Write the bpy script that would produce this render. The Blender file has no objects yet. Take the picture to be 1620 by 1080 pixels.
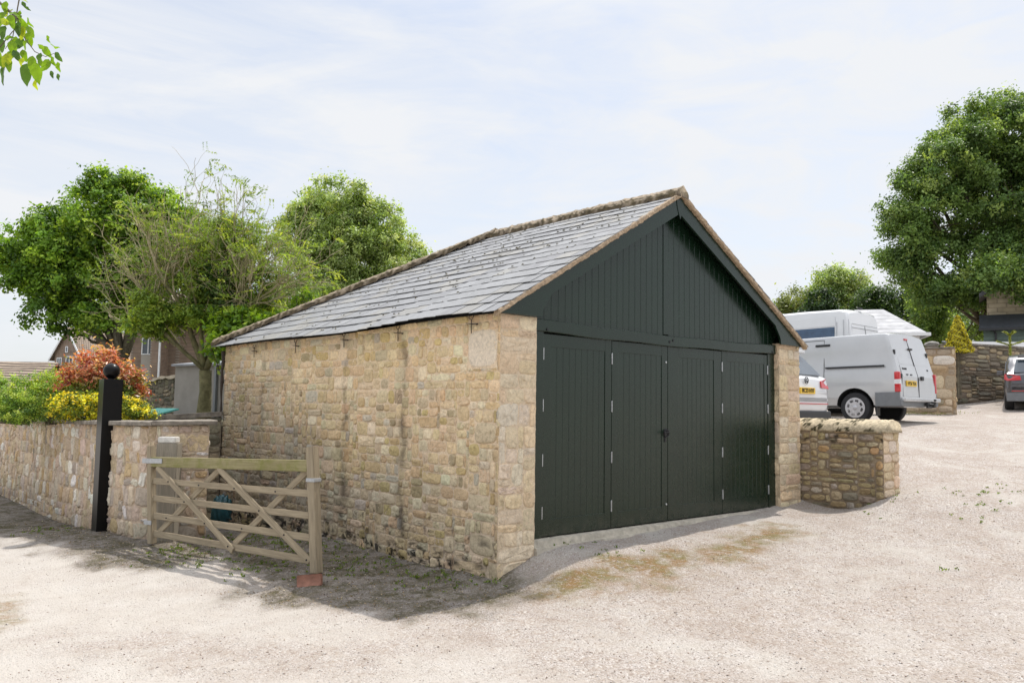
import bpy, bmesh, math, random
import numpy as np
from mathutils import Vector, Matrix

# ---------------------------------------------------------------- camera
scn = bpy.context.scene
COL = scn.collection
CAM = np.array([-6.0406, -6.3427, 1.3670])
YAW, PITCH, ROLL, FPX = 0.724358, 0.0787126, 0.0146488, 1295.57   # focal length in pixels of a 1620 wide frame
def _basis():
    cy, sy, cp, sp = math.cos(YAW), math.sin(YAW), math.cos(PITCH), math.sin(PITCH)
    f = np.array([sy*cp, cy*cp, sp]); r = np.array([cy, -sy, 0.]); u = np.cross(r, f)
    cr, sr = math.cos(ROLL), math.sin(ROLL)
    return cr*r+sr*u, -sr*r+cr*u, f
CR, CU, CF = _basis()
def at(px, py, D):
    """point D metres in front of the lens seen at px,py of the photograph"""
    return CAM + D*(CF + CR*(px-810)/FPX - CU*(py-540)/FPX)
cd = bpy.data.cameras.new('camera'); cam = bpy.data.objects.new('camera', cd); COL.objects.link(cam)
cd.sensor_width = 36; cd.lens = FPX*36/1620; cd.clip_start = .05; cd.clip_end = 3000
cam.matrix_world = Matrix(((CR[0], CU[0], -CF[0], CAM[0]), (CR[1], CU[1], -CF[1], CAM[1]), (CR[2], CU[2], -CF[2], CAM[2]), (0, 0, 0, 1)))
scn.camera = cam

# ---------------------------------------------------------------- world, sun, exposure
SUN_EL = math.radians(63.5); SUN_DIR = np.array([.983, .184])     # horizontal direction towards the sun
w = bpy.data.worlds.new('World'); scn.world = w; w.use_nodes = True
nt = w.node_tree; nt.nodes.clear()
N = nt.nodes.new; Lk = nt.links.new
wo = N('ShaderNodeOutputWorld'); bg = N('ShaderNodeBackground'); sky = N('ShaderNodeTexSky')
sky.sky_type = 'NISHITA'; sky.sun_disc = False; sky.sun_elevation = SUN_EL
sky.sun_rotation = math.atan2(SUN_DIR[0], SUN_DIR[1]); sky.air_density = 1.0; sky.dust_density = 1.6
bg.inputs[1].default_value = .10
tc = N('ShaderNodeTexCoord'); mp = N('ShaderNodeMapping'); mp.inputs['Scale'].default_value = (1.1, 2.6, 6.5); mp.inputs['Rotation'].default_value = (.1, .05, .5)
n1 = N('ShaderNodeTexNoise'); n1.inputs['Scale'].default_value = 1.5; n1.inputs['Detail'].default_value = 9; n1.inputs['Roughness'].default_value = .58; n1.inputs['Distortion'].default_value = .7
r1 = N('ShaderNodeValToRGB'); r1.color_ramp.elements[0].position = .26; r1.color_ramp.elements[1].position = .72
r1.color_ramp.elements[0].color = (.0, .0, .0, 1); r1.color_ramp.elements[1].color = (.9, .9, .9, 1)
mx = N('ShaderNodeMix'); mx.data_type = 'RGBA'; mx.inputs[7].default_value = (4.45, 4.55, 4.72, 1)
Lk(tc.outputs['Generated'], mp.inputs[0]); Lk(mp.outputs[0], n1.inputs['Vector']); Lk(n1.outputs[0], r1.inputs[0])
# thin high cloud: whiter streaks, and an added overhead boost, out of view, filling the shaded walls
n2 = N('ShaderNodeTexNoise'); n2.inputs['Scale'].default_value = 3.2; n2.inputs['Detail'].default_value = 10; n2.inputs['Roughness'].default_value = .6; n2.inputs['Distortion'].default_value = 1.1
mp2 = N('ShaderNodeMapping'); mp2.inputs['Scale'].default_value = (.7, 2.2, 5.5); mp2.inputs['Rotation'].default_value = (.35, .1, .9); Lk(tc.outputs['Generated'], mp2.inputs[0]); Lk(mp2.outputs[0], n2.inputs['Vector'])
r2 = N('ShaderNodeValToRGB'); r2.color_ramp.elements[0].position = .40; r2.color_ramp.elements[1].position = .66; r2.color_ramp.elements[0].color = (0, 0, 0, 1); r2.color_ramp.elements[1].color = (.55, .55, .55, 1); Lk(n2.outputs[0], r2.inputs[0])
mx0 = N('ShaderNodeMix'); mx0.data_type = 'RGBA'; mx0.inputs[0].default_value = .62; mx0.inputs[7].default_value = (3.98, 4.14, 4.42, 1); Lk(sky.outputs[0], mx0.inputs[6])
ad = N('ShaderNodeMath'); ad.operation = 'ADD'; ad.use_clamp = True; Lk(r1.outputs[0], ad.inputs[0]); Lk(r2.outputs[0], ad.inputs[1])
Lk(ad.outputs[0], mx.inputs[0]); Lk(mx0.outputs[2], mx.inputs[6])
sx_ = N('ShaderNodeSeparateXYZ'); Lk(tc.outputs['Generated'], sx_.inputs[0]); mr = N('ShaderNodeMapRange'); mr.interpolation_type = 'SMOOTHSTEP'
for i_, v_ in ((1, .42), (2, .85), (3, 1.0), (4, 2.1)): mr.inputs[i_].default_value = v_
Lk(sx_.outputs[2], mr.inputs[0]); vm = N('ShaderNodeVectorMath'); vm.operation = 'SCALE'; Lk(mx.outputs[2], vm.inputs[0]); Lk(mr.outputs[0], vm.inputs['Scale']); Lk(vm.outputs[0], bg.inputs[0]); Lk(bg.outputs[0], wo.inputs[0])
ld = bpy.data.lights.new('sun', 'SUN'); ld.energy = 2.1; ld.angle = math.radians(.6); ld.color = (1, .95, .88)
sun = bpy.data.objects.new('sun', ld); COL.objects.link(sun)
sdir = Vector((SUN_DIR[0]*math.cos(SUN_EL), SUN_DIR[1]*math.cos(SUN_EL), math.sin(SUN_EL)))
sun.rotation_euler = sdir.to_track_quat('Z', 'Y').to_euler(); sun.location = (0, 0, 30)
vs = scn.view_settings; vs.view_transform = 'Standard'; vs.look = 'None'; vs.exposure = .98; vs.gamma = 1; vs.use_curve_mapping = False

# ---------------------------------------------------------------- helpers
RNG = np.random.default_rng(7); random.seed(5)
def tag(o, label=None, cat=None, group=None, kind=None):
    if label: o['label'] = label
    if cat: o['category'] = cat
    if group: o['group'] = group
    if kind: o['kind'] = kind
    return o
def thing(name, label, cat, loc=(0, 0, 0), rz=0, group=None):
    o = bpy.data.objects.new(name, None); COL.objects.link(o); o.location = loc; o.rotation_euler = (0, 0, rz)
    o.empty_display_size = .2
    return tag(o, label, cat, group)
LOCALS = set()
def rootloc(o):
    while o.parent: o = o.parent
    return np.array(o.location) if o.type == "EMPTY" and o.name not in LOCALS else np.zeros(3)
def meshobj(name, V, F, mat, parent=None, smooth=False, col=None, mi=None):
    V = np.asarray(V, float)
    if parent is not None: V = V - rootloc(parent)
    me = bpy.data.meshes.new(name)
    if isinstance(F, np.ndarray) and F.ndim == 2:
        k = F.shape[1]; me.vertices.add(len(V)); me.loops.add(F.size); me.polygons.add(len(F))
        me.vertices.foreach_set('co', V.astype(np.float32).ravel())
        me.loops.foreach_set('vertex_index', F.astype(np.int32).ravel())
        me.polygons.foreach_set('loop_start', np.arange(0, F.size, k, dtype=np.int32))
        me.update(calc_edges=True); me.validate()
    else:
        me.from_pydata([tuple(v) for v in V], [], [tuple(int(i) for i in f) for f in F]); me.update()
    for m in (mat if isinstance(mat, (list, tuple)) else [mat]): me.materials.append(m)
    if mi is not None: me.polygons.foreach_set('material_index', np.asarray(mi, np.int32))
    if smooth: me.polygons.foreach_set('use_smooth', np.ones(len(me.polygons), bool))
    if col is not None:
        a = me.color_attributes.new('col', 'FLOAT_COLOR', 'POINT'); c = np.ones((len(me.vertices), 4), np.float32); c[:, :3] = col
        a.data.foreach_set('color', c.ravel())
    o = bpy.data.objects.new(name, me); COL.objects.link(o)
    if parent is not None: o.parent = parent
    return o
class MB:
    def __init__(s): s.V = []; s.F = []; s.M = []; s.m = 0
    def add(s, V, F):
        b = len(s.V); s.V += [tuple(float(c) for c in v) for v in V]
        for f in F: s.F.append(tuple(b+i for i in f)); s.M.append(s.m)
        return s
    def box(s, x0, x1, y0, y1, z0, z1):
        return s.add([(x0,y0,z0),(x1,y0,z0),(x1,y1,z0),(x0,y1,z0),(x0,y0,z1),(x1,y0,z1),(x1,y1,z1),(x0,y1,z1)],
                     [(0,3,2,1),(4,5,6,7),(0,1,5,4),(1,2,6,5),(2,3,7,6),(3,0,4,7)])
    def bbox(s, x0, x1, y0, y1, z0, z1, b=.006):
        """box with chamfered edges"""
        bm = bmesh.new(); bmesh.ops.create_cube(bm, size=1)
        for v in bm.verts: v.co = ((x0+x1)/2+v.co.x*(x1-x0), (y0+y1)/2+v.co.y*(y1-y0), (z0+z1)/2+v.co.z*(z1-z0))
        bmesh.ops.bevel(bm, geom=bm.edges[:], offset=b, segments=2, affect='EDGES', profile=.6)
        return s.bm(bm)
    def bm(s, bm, M=None):
        bm.verts.ensure_lookup_table(); V = [(M @ v.co if M else v.co) for v in bm.verts]; F = [[v.index for v in f.verts] for f in bm.faces]
        bm.verts.index_update(); F = [[v.index for v in f.verts] for f in bm.faces]; bm.free(); return s.add(V, F)
    def obox(s, c, ax, ay, az, b=0):
        """oriented box: centre and three half-axis vectors"""
        c, ax, ay, az = map(np.array, (c, ax, ay, az))
        V = [c+i*ax+j*ay+k*az for k in (-1, 1) for (i, j) in ((-1,-1),(1,-1),(1,1),(-1,1))]
        F = [(0,3,2,1),(4,5,6,7),(0,1,5,4),(1,2,6,5),(2,3,7,6),(3,0,4,7)]
        if not b: return s.add(V, F)
        bm = bmesh.new(); vs_ = [bm.verts.new(v) for v in V]
        for f in F: bm.faces.new([vs_[i] for i in f])
        bmesh.ops.recalc_face_normals(bm, faces=bm.faces[:])
        bmesh.ops.bevel(bm, geom=bm.edges[:], offset=b, segments=2, affect='EDGES'); return s.bm(bm)
    def prism(s, P, d):
        """polygon (3d points) extruded by vector d"""
        n = len(P); P = [np.array(p, float) for p in P]; d = np.array(d, float)
        return s.add(P+[p+d for p in P], [tuple(range(n))[::-1], tuple(range(n, 2*n))]+[(i, (i+1) % n, n+(i+1) % n, n+i) for i in range(n)])
    def tube(s, P, R, n=8, cap=True):
        P = [np.array(p, float) for p in P]
        if not hasattr(R, '__len__'): R = [R]*len(P)
        V = []; F = []; up = np.array([.13, .21, .97])
        for i, p in enumerate(P):
            t = P[min(i+1, len(P)-1)]-P[max(i-1, 0)]; t = t/(np.linalg.norm(t)+1e-9)
            a = np.cross(t, up); 
            if np.linalg.norm(a) < .15: a = np.cross(t, np.array([1., .1, 0]))
            a /= np.linalg.norm(a); b = np.cross(t, a)
            for k in range(n):
                q = 2*math.pi*k/n; V.append(p+R[i]*(math.cos(q)*a+math.sin(q)*b))
        for i in range(len(P)-1):
            for k in range(n): F.append((i*n+k, i*n+(k+1) % n, (i+1)*n+(k+1) % n, (i+1)*n+k))
        if cap: F.append(tuple(range(n))[::-1]); F.append(tuple(range((len(P)-1)*n, len(P)*n)))
        return s.add(V, F)
    def lathe(s, prof, c=(0, 0, 0), axis='Z', n=24):
        """prof: (radius, height) pairs turned about an axis"""
        V = []; F = []
        for r, h in prof:
            for k in range(n):
                q = 2*math.pi*k/n; a, b = r*math.cos(q), r*math.sin(q)
                V.append({'Z': (c[0]+a, c[1]+b, c[2]+h), 'Y': (c[0]+a, c[1]+h, c[2]+b), 'X': (c[0]+h, c[1]+a, c[2]+b)}[axis])
        m = len(prof)
        for i in range(m-1):
            for k in range(n): F.append((i*n+k, i*n+(k+1) % n, (i+1)*n+(k+1) % n, (i+1)*n+k))
        F.append(tuple(range(n))[::-1]); F.append(tuple(range((m-1)*n, m*n)))
        return s.add(V, F)
    def build(s, name, mat, parent=None, smooth=False):
        return meshobj(name, np.array(s.V), s.F, mat, parent, smooth, mi=s.M if isinstance(mat, (list, tuple)) else None)
def autosmooth(o, deg=35):
    me = o.data; me.polygons.foreach_set('use_smooth', np.ones(len(me.polygons), bool))
    bm = bmesh.new(); bm.from_mesh(me); bmesh.ops.recalc_face_normals(bm, faces=bm.faces[:])
    for e in bm.edges:
        if len(e.link_faces) == 2 and e.calc_face_angle(0) > math.radians(deg): e.smooth = False
        else: e.smooth = True
    bm.to_mesh(me); bm.free(); return o
def copy_tree(o, parent=None):
    c = o.copy(); COL.objects.link(c)
    if parent is not None: c.parent = parent
    for ch in list(o.children): copy_tree(ch, c)
    return c

# ---------------------------------------------------------------- materials
def nodes(name):
    m = bpy.data.materials.new(name); m.use_nodes = True; t = m.node_tree
    return m, t, t.nodes['Principled BSDF'], t.nodes.new, t.links.new
def ramp(t, src, stops):
    r = t.nodes.new('ShaderNodeValToRGB'); e = r.color_ramp.elements
    while len(e) < len(stops): e.new(.5)
    for i, (p, c) in enumerate(stops): e[i].position = p; e[i].color = tuple(c)+(1,) if len(c) == 3 else c
    t.links.new(src, r.inputs[0]); return r.outputs[0]
def noise(t, scale, detail=6, rough=.55, vec=None, dist=0, out=0):
    n = t.nodes.new('ShaderNodeTexNoise'); n.inputs['Scale'].default_value = scale; n.inputs['Detail'].default_value = detail
    n.inputs['Roughness'].default_value = rough; n.inputs['Distortion'].default_value = dist
    if vec is None:
        g = t.nodes.new('ShaderNodeNewGeometry'); vec = g.outputs['Position']
    t.links.new(vec, n.inputs['Vector']); return n.outputs[out]
def mixc(t, fac, a, b, mode='MIX'):
    x = t.nodes.new('ShaderNodeMix'); x.data_type = 'RGBA'; x.blend_type = mode
    for s, v in ((0, fac), (6, a), (7, b)):
        if isinstance(v, (int, float)): x.inputs[s].default_value = v
        elif isinstance(v, tuple): x.inputs[s].default_value = v+(1,) if len(v) == 3 else v
        else: t.links.new(v, x.inputs[s])
    return x.outputs[2]
def mth(t, op, a, b=None, clamp=False):
    x = t.nodes.new('ShaderNodeMath'); x.operation = op; x.use_clamp = clamp
    for i, v in ((0, a), (1, b)):
        if v is None: continue
        if isinstance(v, (int, float)): x.inputs[i].default_value = v
        else: t.links.new(v, x.inputs[i])
    return x.outputs[0]
def bump(t, p, h, strength=.5, dist=.01):
    b = t.nodes.new('ShaderNodeBump'); b.inputs['Strength'].default_value = strength; b.inputs['Distance'].default_value = dist
    t.links.new(h, b.inputs['Height']); t.links.new(b.outputs[0], p.inputs['Normal']); return b
def plain(name, c, rough=.6, var=.15, scale=8, metal=0, bmp=.0, bscale=60, coat=0, alt=None, objc=False):
    m, t, p, nn, lk = nodes(name)
    p.inputs['Roughness'].default_value = rough; p.inputs['Metallic'].default_value = metal
    if coat: p.inputs['Coat Weight'].default_value = coat; p.inputs['Coat Roughness'].default_value = .06
    v = None
    if objc: v = nn('ShaderNodeTexCoord').outputs['Object']
    a = tuple(x*(1-var) for x in c); b = tuple(min(1, x*(1+var)) for x in c) if alt is None else alt
    lk(ramp(t, noise(t, scale, 7, .6, v), [(.3, a), (.7, b)]), p.inputs['Base Color'])
    if bmp: bump(t, p, noise(t, bscale, 5, .6, v), bmp, .004)
    return m
def colmat(name, rough=.85, var=.25, scale=25, bmp=.6, bdist=.006, bscale=70, spec=.3):
    """colour from the mesh's own per-stone colours, mottled"""
    m, t, p, nn, lk = nodes(name); p.inputs['Roughness'].default_value = rough; p.inputs['Specular IOR Level'].default_value = spec
    a = nn('ShaderNodeVertexColor'); a.layer_name = 'col'
    n1 = noise(t, scale, 8, .65); n2 = noise(t, scale*5, 4, .7)
    g = ramp(t, n1, [(.28, (1-var*1.3,)*3), (.5, (1, 1, 1)), (.72, (1+var*.7,)*3)])
    c = mixc(t, 1.0, a.outputs[0], g, 'MULTIPLY')
    g2 = ramp(t, n2, [(.3, (.72,)*3), (.55, (1.04,)*3)])
    c = mixc(t, .8, c, g2, 'MULTIPLY'); lk(c, p.inputs['Base Color'])
    bump(t, p, mth(t, 'ADD', noise(t, bscale, 6, .65), mth(t, 'MULTIPLY', noise(t, bscale*.3, 5), 1.2)), bmp, bdist)
    return m
def leafmat(name, trans=.35, rough=.45):
    m, t, p, nn, lk = nodes(name); a = nn('ShaderNodeVertexColor'); a.layer_name = 'col'
    p.inputs['Roughness'].default_value = rough; p.inputs['Specular IOR Level'].default_value = .35
    lk(a.outputs[0], p.inputs['Base Color'])
    tr = nn('ShaderNodeBsdfTranslucent'); lk(mixc(t, 1., a.outputs[0], (1.5, 1.45, .55), 'MULTIPLY'), tr.inputs[0])
    ms = nn('ShaderNodeMixShader'); ms.inputs[0].default_value = trans
    lk(p.outputs[0], ms.inputs[1]); lk(tr.outputs[0], ms.inputs[2]); lk(ms.outputs[0], t.nodes['Material Output'].inputs[0]); return m
def woodmat(name, c1, c2, green=None, axis=0, sc=1.):
    m, t, p, nn, lk = nodes(name); p.inputs['Roughness'].default_value = .8
    tcn = nn('ShaderNodeTexCoord'); mpn = nn('ShaderNodeMapping'); s = [14*sc, 14*sc, 14*sc]; s[axis] = .9*sc
    mpn.inputs['Scale'].default_value = s; lk(tcn.outputs['Object'], mpn.inputs[0])
    g = noise(t, 3, 8, .65, mpn.outputs[0], .8)
    c = ramp(t, g, [(.25, c1), (.5, tuple((a+b)/2 for a, b in zip(c1, c2))), (.75, c2)])
    if green: c = mixc(t, ramp(t, noise(t, 5, 6, .7), [(.42, (0, 0, 0)), (.62, (.8, .8, .8))]), c, green)
    lk(c, p.inputs['Base Color']); bump(t, p, g, .5, .004); return m
def brickmat(name, c1, c2, mortar, bw=.225, bh=.075, ms=.01, vert='z', rough=.9):
    m, t, p, nn, lk = nodes(name); p.inputs['Roughness'].default_value = rough
    g = nn('ShaderNodeTexCoord'); sp = nn('ShaderNodeSeparateXYZ'); lk(g.outputs['Object'], sp.inputs[0]); cb = nn('ShaderNodeCombineXYZ')
    lk(mth(t, 'ADD', sp.outputs[0], sp.outputs[1]), cb.inputs[0]); lk(sp.outputs[2], cb.inputs[1])
    b = nn('ShaderNodeTexBrick'); b.inputs['Color1'].default_value = c1+(1,); b.inputs['Color2'].default_value = c2+(1,); b.inputs['Mortar'].default_value = mortar+(1,)
    b.inputs['Scale'].default_value = 1; b.inputs['Brick Width'].default_value = bw; b.inputs['Row Height'].default_value = bh; b.inputs['Mortar Size'].default_value = ms
    lk(cb.outputs[0], b.inputs['Vector'])
    lk(mixc(t, 1., b.outputs[0], ramp(t, noise(t, 3), [(.3, (.8,)*3), (.7, (1.15,)*3)]), 'MULTIPLY'), p.inputs['Base Color']); bump(t, p, b.outputs['Fac'], -.4, .01); return m

M = {}
def dusty(name, c, rough, coat=0):
    m, t, p, nn, lk = nodes(name); p.inputs['Roughness'].default_value = rough
    base = ramp(t, noise(t, 2.2, 7, .6), [(.3, tuple(x*.88 for x in c)), (.7, tuple(x*1.12 for x in c))])
    g = nn('ShaderNodeNewGeometry'); s = nn('ShaderNodeSeparateXYZ'); lk(g.outputs['Position'], s.inputs[0])
    f = mth(t, 'SUBTRACT', .16, s.outputs[2]); f = mth(t, 'MULTIPLY', f, 5., True); f = mth(t, 'MULTIPLY', f, ramp(t, noise(t, 9, 8, .75), [(.40, (0,)*3), (.66, (.55,)*3)]))
    f2 = ramp(t, noise(t, 34, 6, .8), [(.62, (0,)*3), (.76, (.06,)*3)])
    lk(mixc(t, mth(t, 'MAXIMUM', f, f2), base, (.11, .095, .07)), p.inputs['Base Color'])
    lk(ramp(t, noise(t, 5, 6, .7), [(.3, (rough*.8,)*3), (.7, (rough*1.35,)*3)]), p.inputs['Roughness']); bump(t, p, noise(t, 16, 5, .6), .07, .004); return m
M['green'] = plain('dark_green_paint_plain', (.007, .022, .014), .24, .12, 3, bmp=.06, bscale=18, coat=.0)
M['green_board'] = plain('dark_green_board_paint', (.0075, .0235, .0145), .24, .14, 3, bmp=.07, bscale=18, coat=.0)
M['green'] = dusty('dark_green_paint', (.0062, .0185, .0098), .25); M['green_board'] = dusty('dark_green_board_paint', (.0066, .0195, .0103), .25)
M['stone'] = colmat('rubble_stone', bmp=.75, bdist=.010, bscale=55)
M['mortar'] = colmat('lime_mortar', var=.2, scale=40, bmp=.8, bdist=.008, bscale=110)
M['slate'] = colmat('roof_slate', .6, .16, 14, .3, .003, 60, spec=.45)
M['ridge'] = colmat('mossy_ridge_tile', .9, .3, 20, .9, .012, 45)
M['verge'] = plain('verge_mortar', (.36, .27, .18), .9, .35, 30, bmp=.8, bscale=60)
M['steel'] = plain('galvanised_steel', (.55, .56, .57), .38, .15, 20, metal=.8)
M['zinc'] = plain('dull_zinc_strap', (.42, .43, .44), .5, .15, 30, metal=.3)
M['black_iron'] = plain('black_iron', (.02, .02, .022), .4, .2, 30, metal=.4)
M['rust_iron'] = plain('weathered_iron', (.05, .038, .03), .8, .3, 30)
M['black_gloss'] = plain('black_gloss_paint', (.003, .003, .0035), .3, .1, 5); M['black_gloss'].node_tree.nodes['Principled BSDF'].inputs['Specular IOR Level'].default_value = .22
M['sill'] = plain('pale_concrete_sill', (.42, .38, .31), .9, .25, 14, bmp=.7, bscale=50)
M['conc'] = plain('weathered_concrete_coping', (.18, .155, .13), .92, .4, 9, bmp=.8, bscale=45, alt=(.33, .29, .24))
M['dark'] = plain('dark_void', (.02, .02, .02), .9)
M['white'] = plain('white_upvc', (.75, .76, .77), .35, .04)
M['glass'] = plain('window_glass', (.05, .065, .08), .04, .3, 2, coat=.6)
M['rubber'] = plain('tyre_rubber', (.018, .018, .02), .75, .15, 30)
M['black_plastic'] = plain('black_plastic', (.02, .021, .023), .5, .1)
M['grey_plastic'] = plain('grey_bumper_plastic', (.16, .17, .18), .5, .1)
M['red_lamp'] = plain('red_lamp_lens', (.5, .015, .02), .12, .1, coat=.5)
M['clear_lamp'] = plain('clear_lamp_lens', (.7, .7, .72), .1, .1, coat=.5)
M['plate'] = plain('yellow_plate', (.75, .48, .03), .35, .03)
M['ink'] = plain('black_lettering', (.01, .01, .01), .5, .05)
M['chrome'] = plain('wheel_trim', (.5, .5, .52), .3, .1, metal=.6)
M['bark'] = plain('bark', (.10, .08, .055), .95, .35, 14, bmp=.9, bscale=30, alt=(.17, .15, .10))
M['bark_green'] = plain('lichened_bark', (.14, .13, .06), .95, .3, 10, bmp=.9, bscale=40, alt=(.27, .24, .12))
M['leaf'] = leafmat('leaf', .42)
M['leaf_gloss'] = leafmat('glossy_leaf', .42, .3)
M['petal'] = leafmat('petal', .25, .6)
M['gate'] = woodmat('weathered_gate_timber', (.17, .135, .088), (.42, .345, .235), None)
M['gate_top'] = woodmat('algae_stained_top_rail', (.17, .14, .06), (.36, .32, .17), (.17, .17, .035))
M['post'] = woodmat('grey_oak_gatepost', (.17, .15, .115), (.34, .30, .24), None, 2)
M['brick_red'] = plain('terracotta_brick', (.27, .13, .09), .9, .22, 20, bmp=.8, bscale=70)
M['teal'] = plain('dark_teal_plastic_sheet', (.012, .07, .085), .35, .3, 8)
M['turq'] = plain('turquoise_plastic', (.12, .50, .45), .4, .1)
M['render'] = plain('grey_render', (.27, .25, .225), .92, .12, 3, bmp=.6, bscale=50)

# ---------------------------------------------------------------- ground
GP = np.array([(-.07,-.1,-.13),(1,-.12,-.10),(2.2,-.1,-.065),(4.5,-.1,.0),(-.67,-.15,-.34),(-.67,1.2,-.38),(-.67,3.3,-.36),(-.67,5,-.46),(-.67,6.6,-.56),
 (5.2,-.5,.0),(5.2,-1.0,.05),(5.2,-1.3,.2),(5.75,-1.35,.28),(6.2,0,.45),(11.5,2.,1.13),(12.6,2.6,1.15),(13.4,1.3,1.15),(9.2,2.1,.94),(9.3,3.8,.92),(12.7,5,1.1),(19.7,3,1.37),(18,4,1.36),(24.2,3,1.84),(20.9,1.9,1.5),(20.5,-2,1.5),
 (-1.72,1.45,-.41),(-2.5,4.3,-.42),(-2.7,5.9,-.40),(-2.9,11.5,-.40),(-3.2,17,-.45),(-2.6,1.2,-.52),(-2.2,0,-.44),(-3.6,3,-.52),(-3.8,6,-.5),(-3.5,-.5,-.46),(-1.5,-1.5,-.36),(0,-1.2,-.22),(2,-1.2,-.10),
 (-6,-6.3,-.3),(0,-4.5,-.22),(-5,-.5,-.46),(4,-3.5,.02),(7.5,-3,.42),(10,-4,.62),(15,-3,1.0),(9,0,.72),(-6,6,-.5),(-8,12,-.5),(-10,0,-.4),(-10,-8,-.3),(4,-10,.0),(20,-9,1.2),
 (2.2,3.5,-.15),(2.2,6.9,.2),(6.5,7,.7),(6,14,.7),(0,10,-.2),(-1,16,-.3),(5.9,3,.6)], float)
def _tps_fit(P, sm=2e-3):
    n = len(P); d = np.hypot(P[:, None, 0]-P[None, :, 0], P[:, None, 1]-P[None, :, 1])
    K = np.where(d > 0, d*d*np.log(d+1e-12), 0)+np.eye(n)*sm; Q = np.c_[np.ones(n), P[:, :2]]
    A = np.block([[K, Q], [Q.T, np.zeros((3, 3))]]); return np.linalg.solve(A, np.r_[P[:, 2], np.zeros(3)])
_TW = _tps_fit(GP)
def gz(x, y):
    x = np.atleast_1d(np.asarray(x, float)); y = np.atleast_1d(np.asarray(y, float)); sh = x.shape; x = x.ravel(); y = y.ravel()
    xc = np.clip(x, -11, 28); yc = np.clip(y, -11, 18); out = np.empty(len(x))
    for i in range(0, len(x), 20000):
        a, b = xc[i:i+20000], yc[i:i+20000]; d = np.hypot(a[:, None]-GP[:, 0], b[:, None]-GP[:, 1])
        out[i:i+20000] = np.where(d > 0, d*d*np.log(d+1e-12), 0) @ _TW[:-3]+_TW[-3]+_TW[-2]*a+_TW[-1]*b
    return out.reshape(sh)
def g1(x, y): return float(gz(x, y)[0])
def axis_grid(lo, hi, a, b, fine, grow=1.16):
    g = list(np.arange(a, b+1e-6, fine)); s = fine
    while g[-1] < hi: s *= grow; g.append(g[-1]+s)
    s = fine
    while g[0] > lo: s *= grow; g.insert(0, g[0]-s)
    return np.array(g)
def vnoise(x, y, s, seed=0):
    """cheap smooth noise -1..1"""
    r = np.random.default_rng(seed); o = 0
    for k in range(5):
        a = r.uniform(0, 6.28); f = s*(1+.6*k); o = o+np.sin(f*(x*math.cos(a)+y*math.sin(a))+r.uniform(0, 6.28)+1.3*np.sin(f*.7*(x*math.sin(a)-y*math.cos(a))+k))
    return o/3.2
gx = axis_grid(-400, 600, -7.5, 8.5, .075); gy = axis_grid(-120, 700, -6.5, 8, .075)
X, Y = np.meshgrid(gx, gy, indexing='ij'); Z = gz(X, Y)
near = np.exp(-(np.maximum(0, np.hypot(X, Y)-12)/6)**2)
Z = Z+near*(.010*vnoise(X, Y, 5, 1)+.004*vnoise(X, Y, 17, 2)+.0022*vnoise(X, Y, 41, 3))
V = np.c_[X.ravel(), Y.ravel(), Z.ravel()]; nx, ny = len(gx), len(gy)
I = np.arange(nx*ny).reshape(nx, ny); F = np.stack([I[:-1, :-1], I[1:, :-1], I[1:, 1:], I[:-1, 1:]], -1).reshape(-1, 4)
def seg(x, y, ax, ay, bx, by):
    t = np.clip(((x-ax)*(bx-ax)+(y-ay)*(by-ay))/((bx-ax)**2+(by-ay)**2), 0, 1); return np.hypot(x-ax-t*(bx-ax), y-ay-t*(by-ay))
def sstep(a, b, v): t = np.clip((v-a)/(b-a), 0, 1); return t*t*(3-2*t)
# damp mossy strip by garage and garden wall, widened as painted garage shade / rusty moss before the doors / pale worn road
def zones(x, y):
    nn_ = .22*vnoise(x, y, 3.1, 9)+.1*vnoise(x, y, 8, 10)
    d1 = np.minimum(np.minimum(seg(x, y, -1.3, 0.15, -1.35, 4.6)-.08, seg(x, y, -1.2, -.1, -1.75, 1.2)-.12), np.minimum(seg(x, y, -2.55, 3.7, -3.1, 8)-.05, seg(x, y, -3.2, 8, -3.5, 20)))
    moss_shade = 1-sstep(.45, 1.0, d1+nn_)
    d2 = np.minimum(np.minimum(seg(x, y, -.75, -.85, .9, -1.3), seg(x, y, .3, -1.35, 1.9, -1.35)), seg(x, y, 1.7, -1.25, 2.9, -1.0))
    rust = (1-sstep(.05, .55, d2+nn_*.9))
    rust = np.maximum(rust, 1-sstep(.1, .55, seg(x, y, -5.0, 1.6, -4.6, 2.6)+nn_*.6))
    side = (x*.42+y*.9)          # towards the road on the left
    pale = sstep(-.2, 1.2, (-1.9-x)+nn_)*(1-moss_shade)+.9*(1-sstep(.5, 1.6, np.abs(y+4.6+.25*x)+nn_))*sstep(-3.2, -5, -x*0-3.0-abs(x+3)*.2)
    band = 1-sstep(.15, .75, np.minimum(seg(x, y, -4.3, .9, -3.75, .1), seg(x, y, -3.75, .1, -3.0, -1.3))+nn_*.9); pale = pale*(1-.85*band)
    return np.stack([moss_shade, rust, np.clip(pale, 0, 1)], -1)
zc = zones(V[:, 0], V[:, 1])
m, t, p, nn, lk = nodes('gravel'); p.inputs['Roughness'].default_value = .92; p.inputs['Specular IOR Level'].default_value = .2
geo = nn('ShaderNodeNewGeometry'); pos = geo.outputs['Position']
va = nn('ShaderNodeVertexColor'); va.layer_name = 'col'; sp = nn('ShaderNodeSeparateColor'); lk(va.outputs[0], sp.inputs[0])
def voro(s, feat='F1', rnd=1.):
    v = nn('ShaderNodeTexVoronoi'); v.inputs['Scale'].default_value = s; v.feature = feat; v.inputs['Randomness'].default_value = rnd; lk(pos, v.inputs['Vector']); return v
v1 = voro(92); v2 = voro(50)
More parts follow.
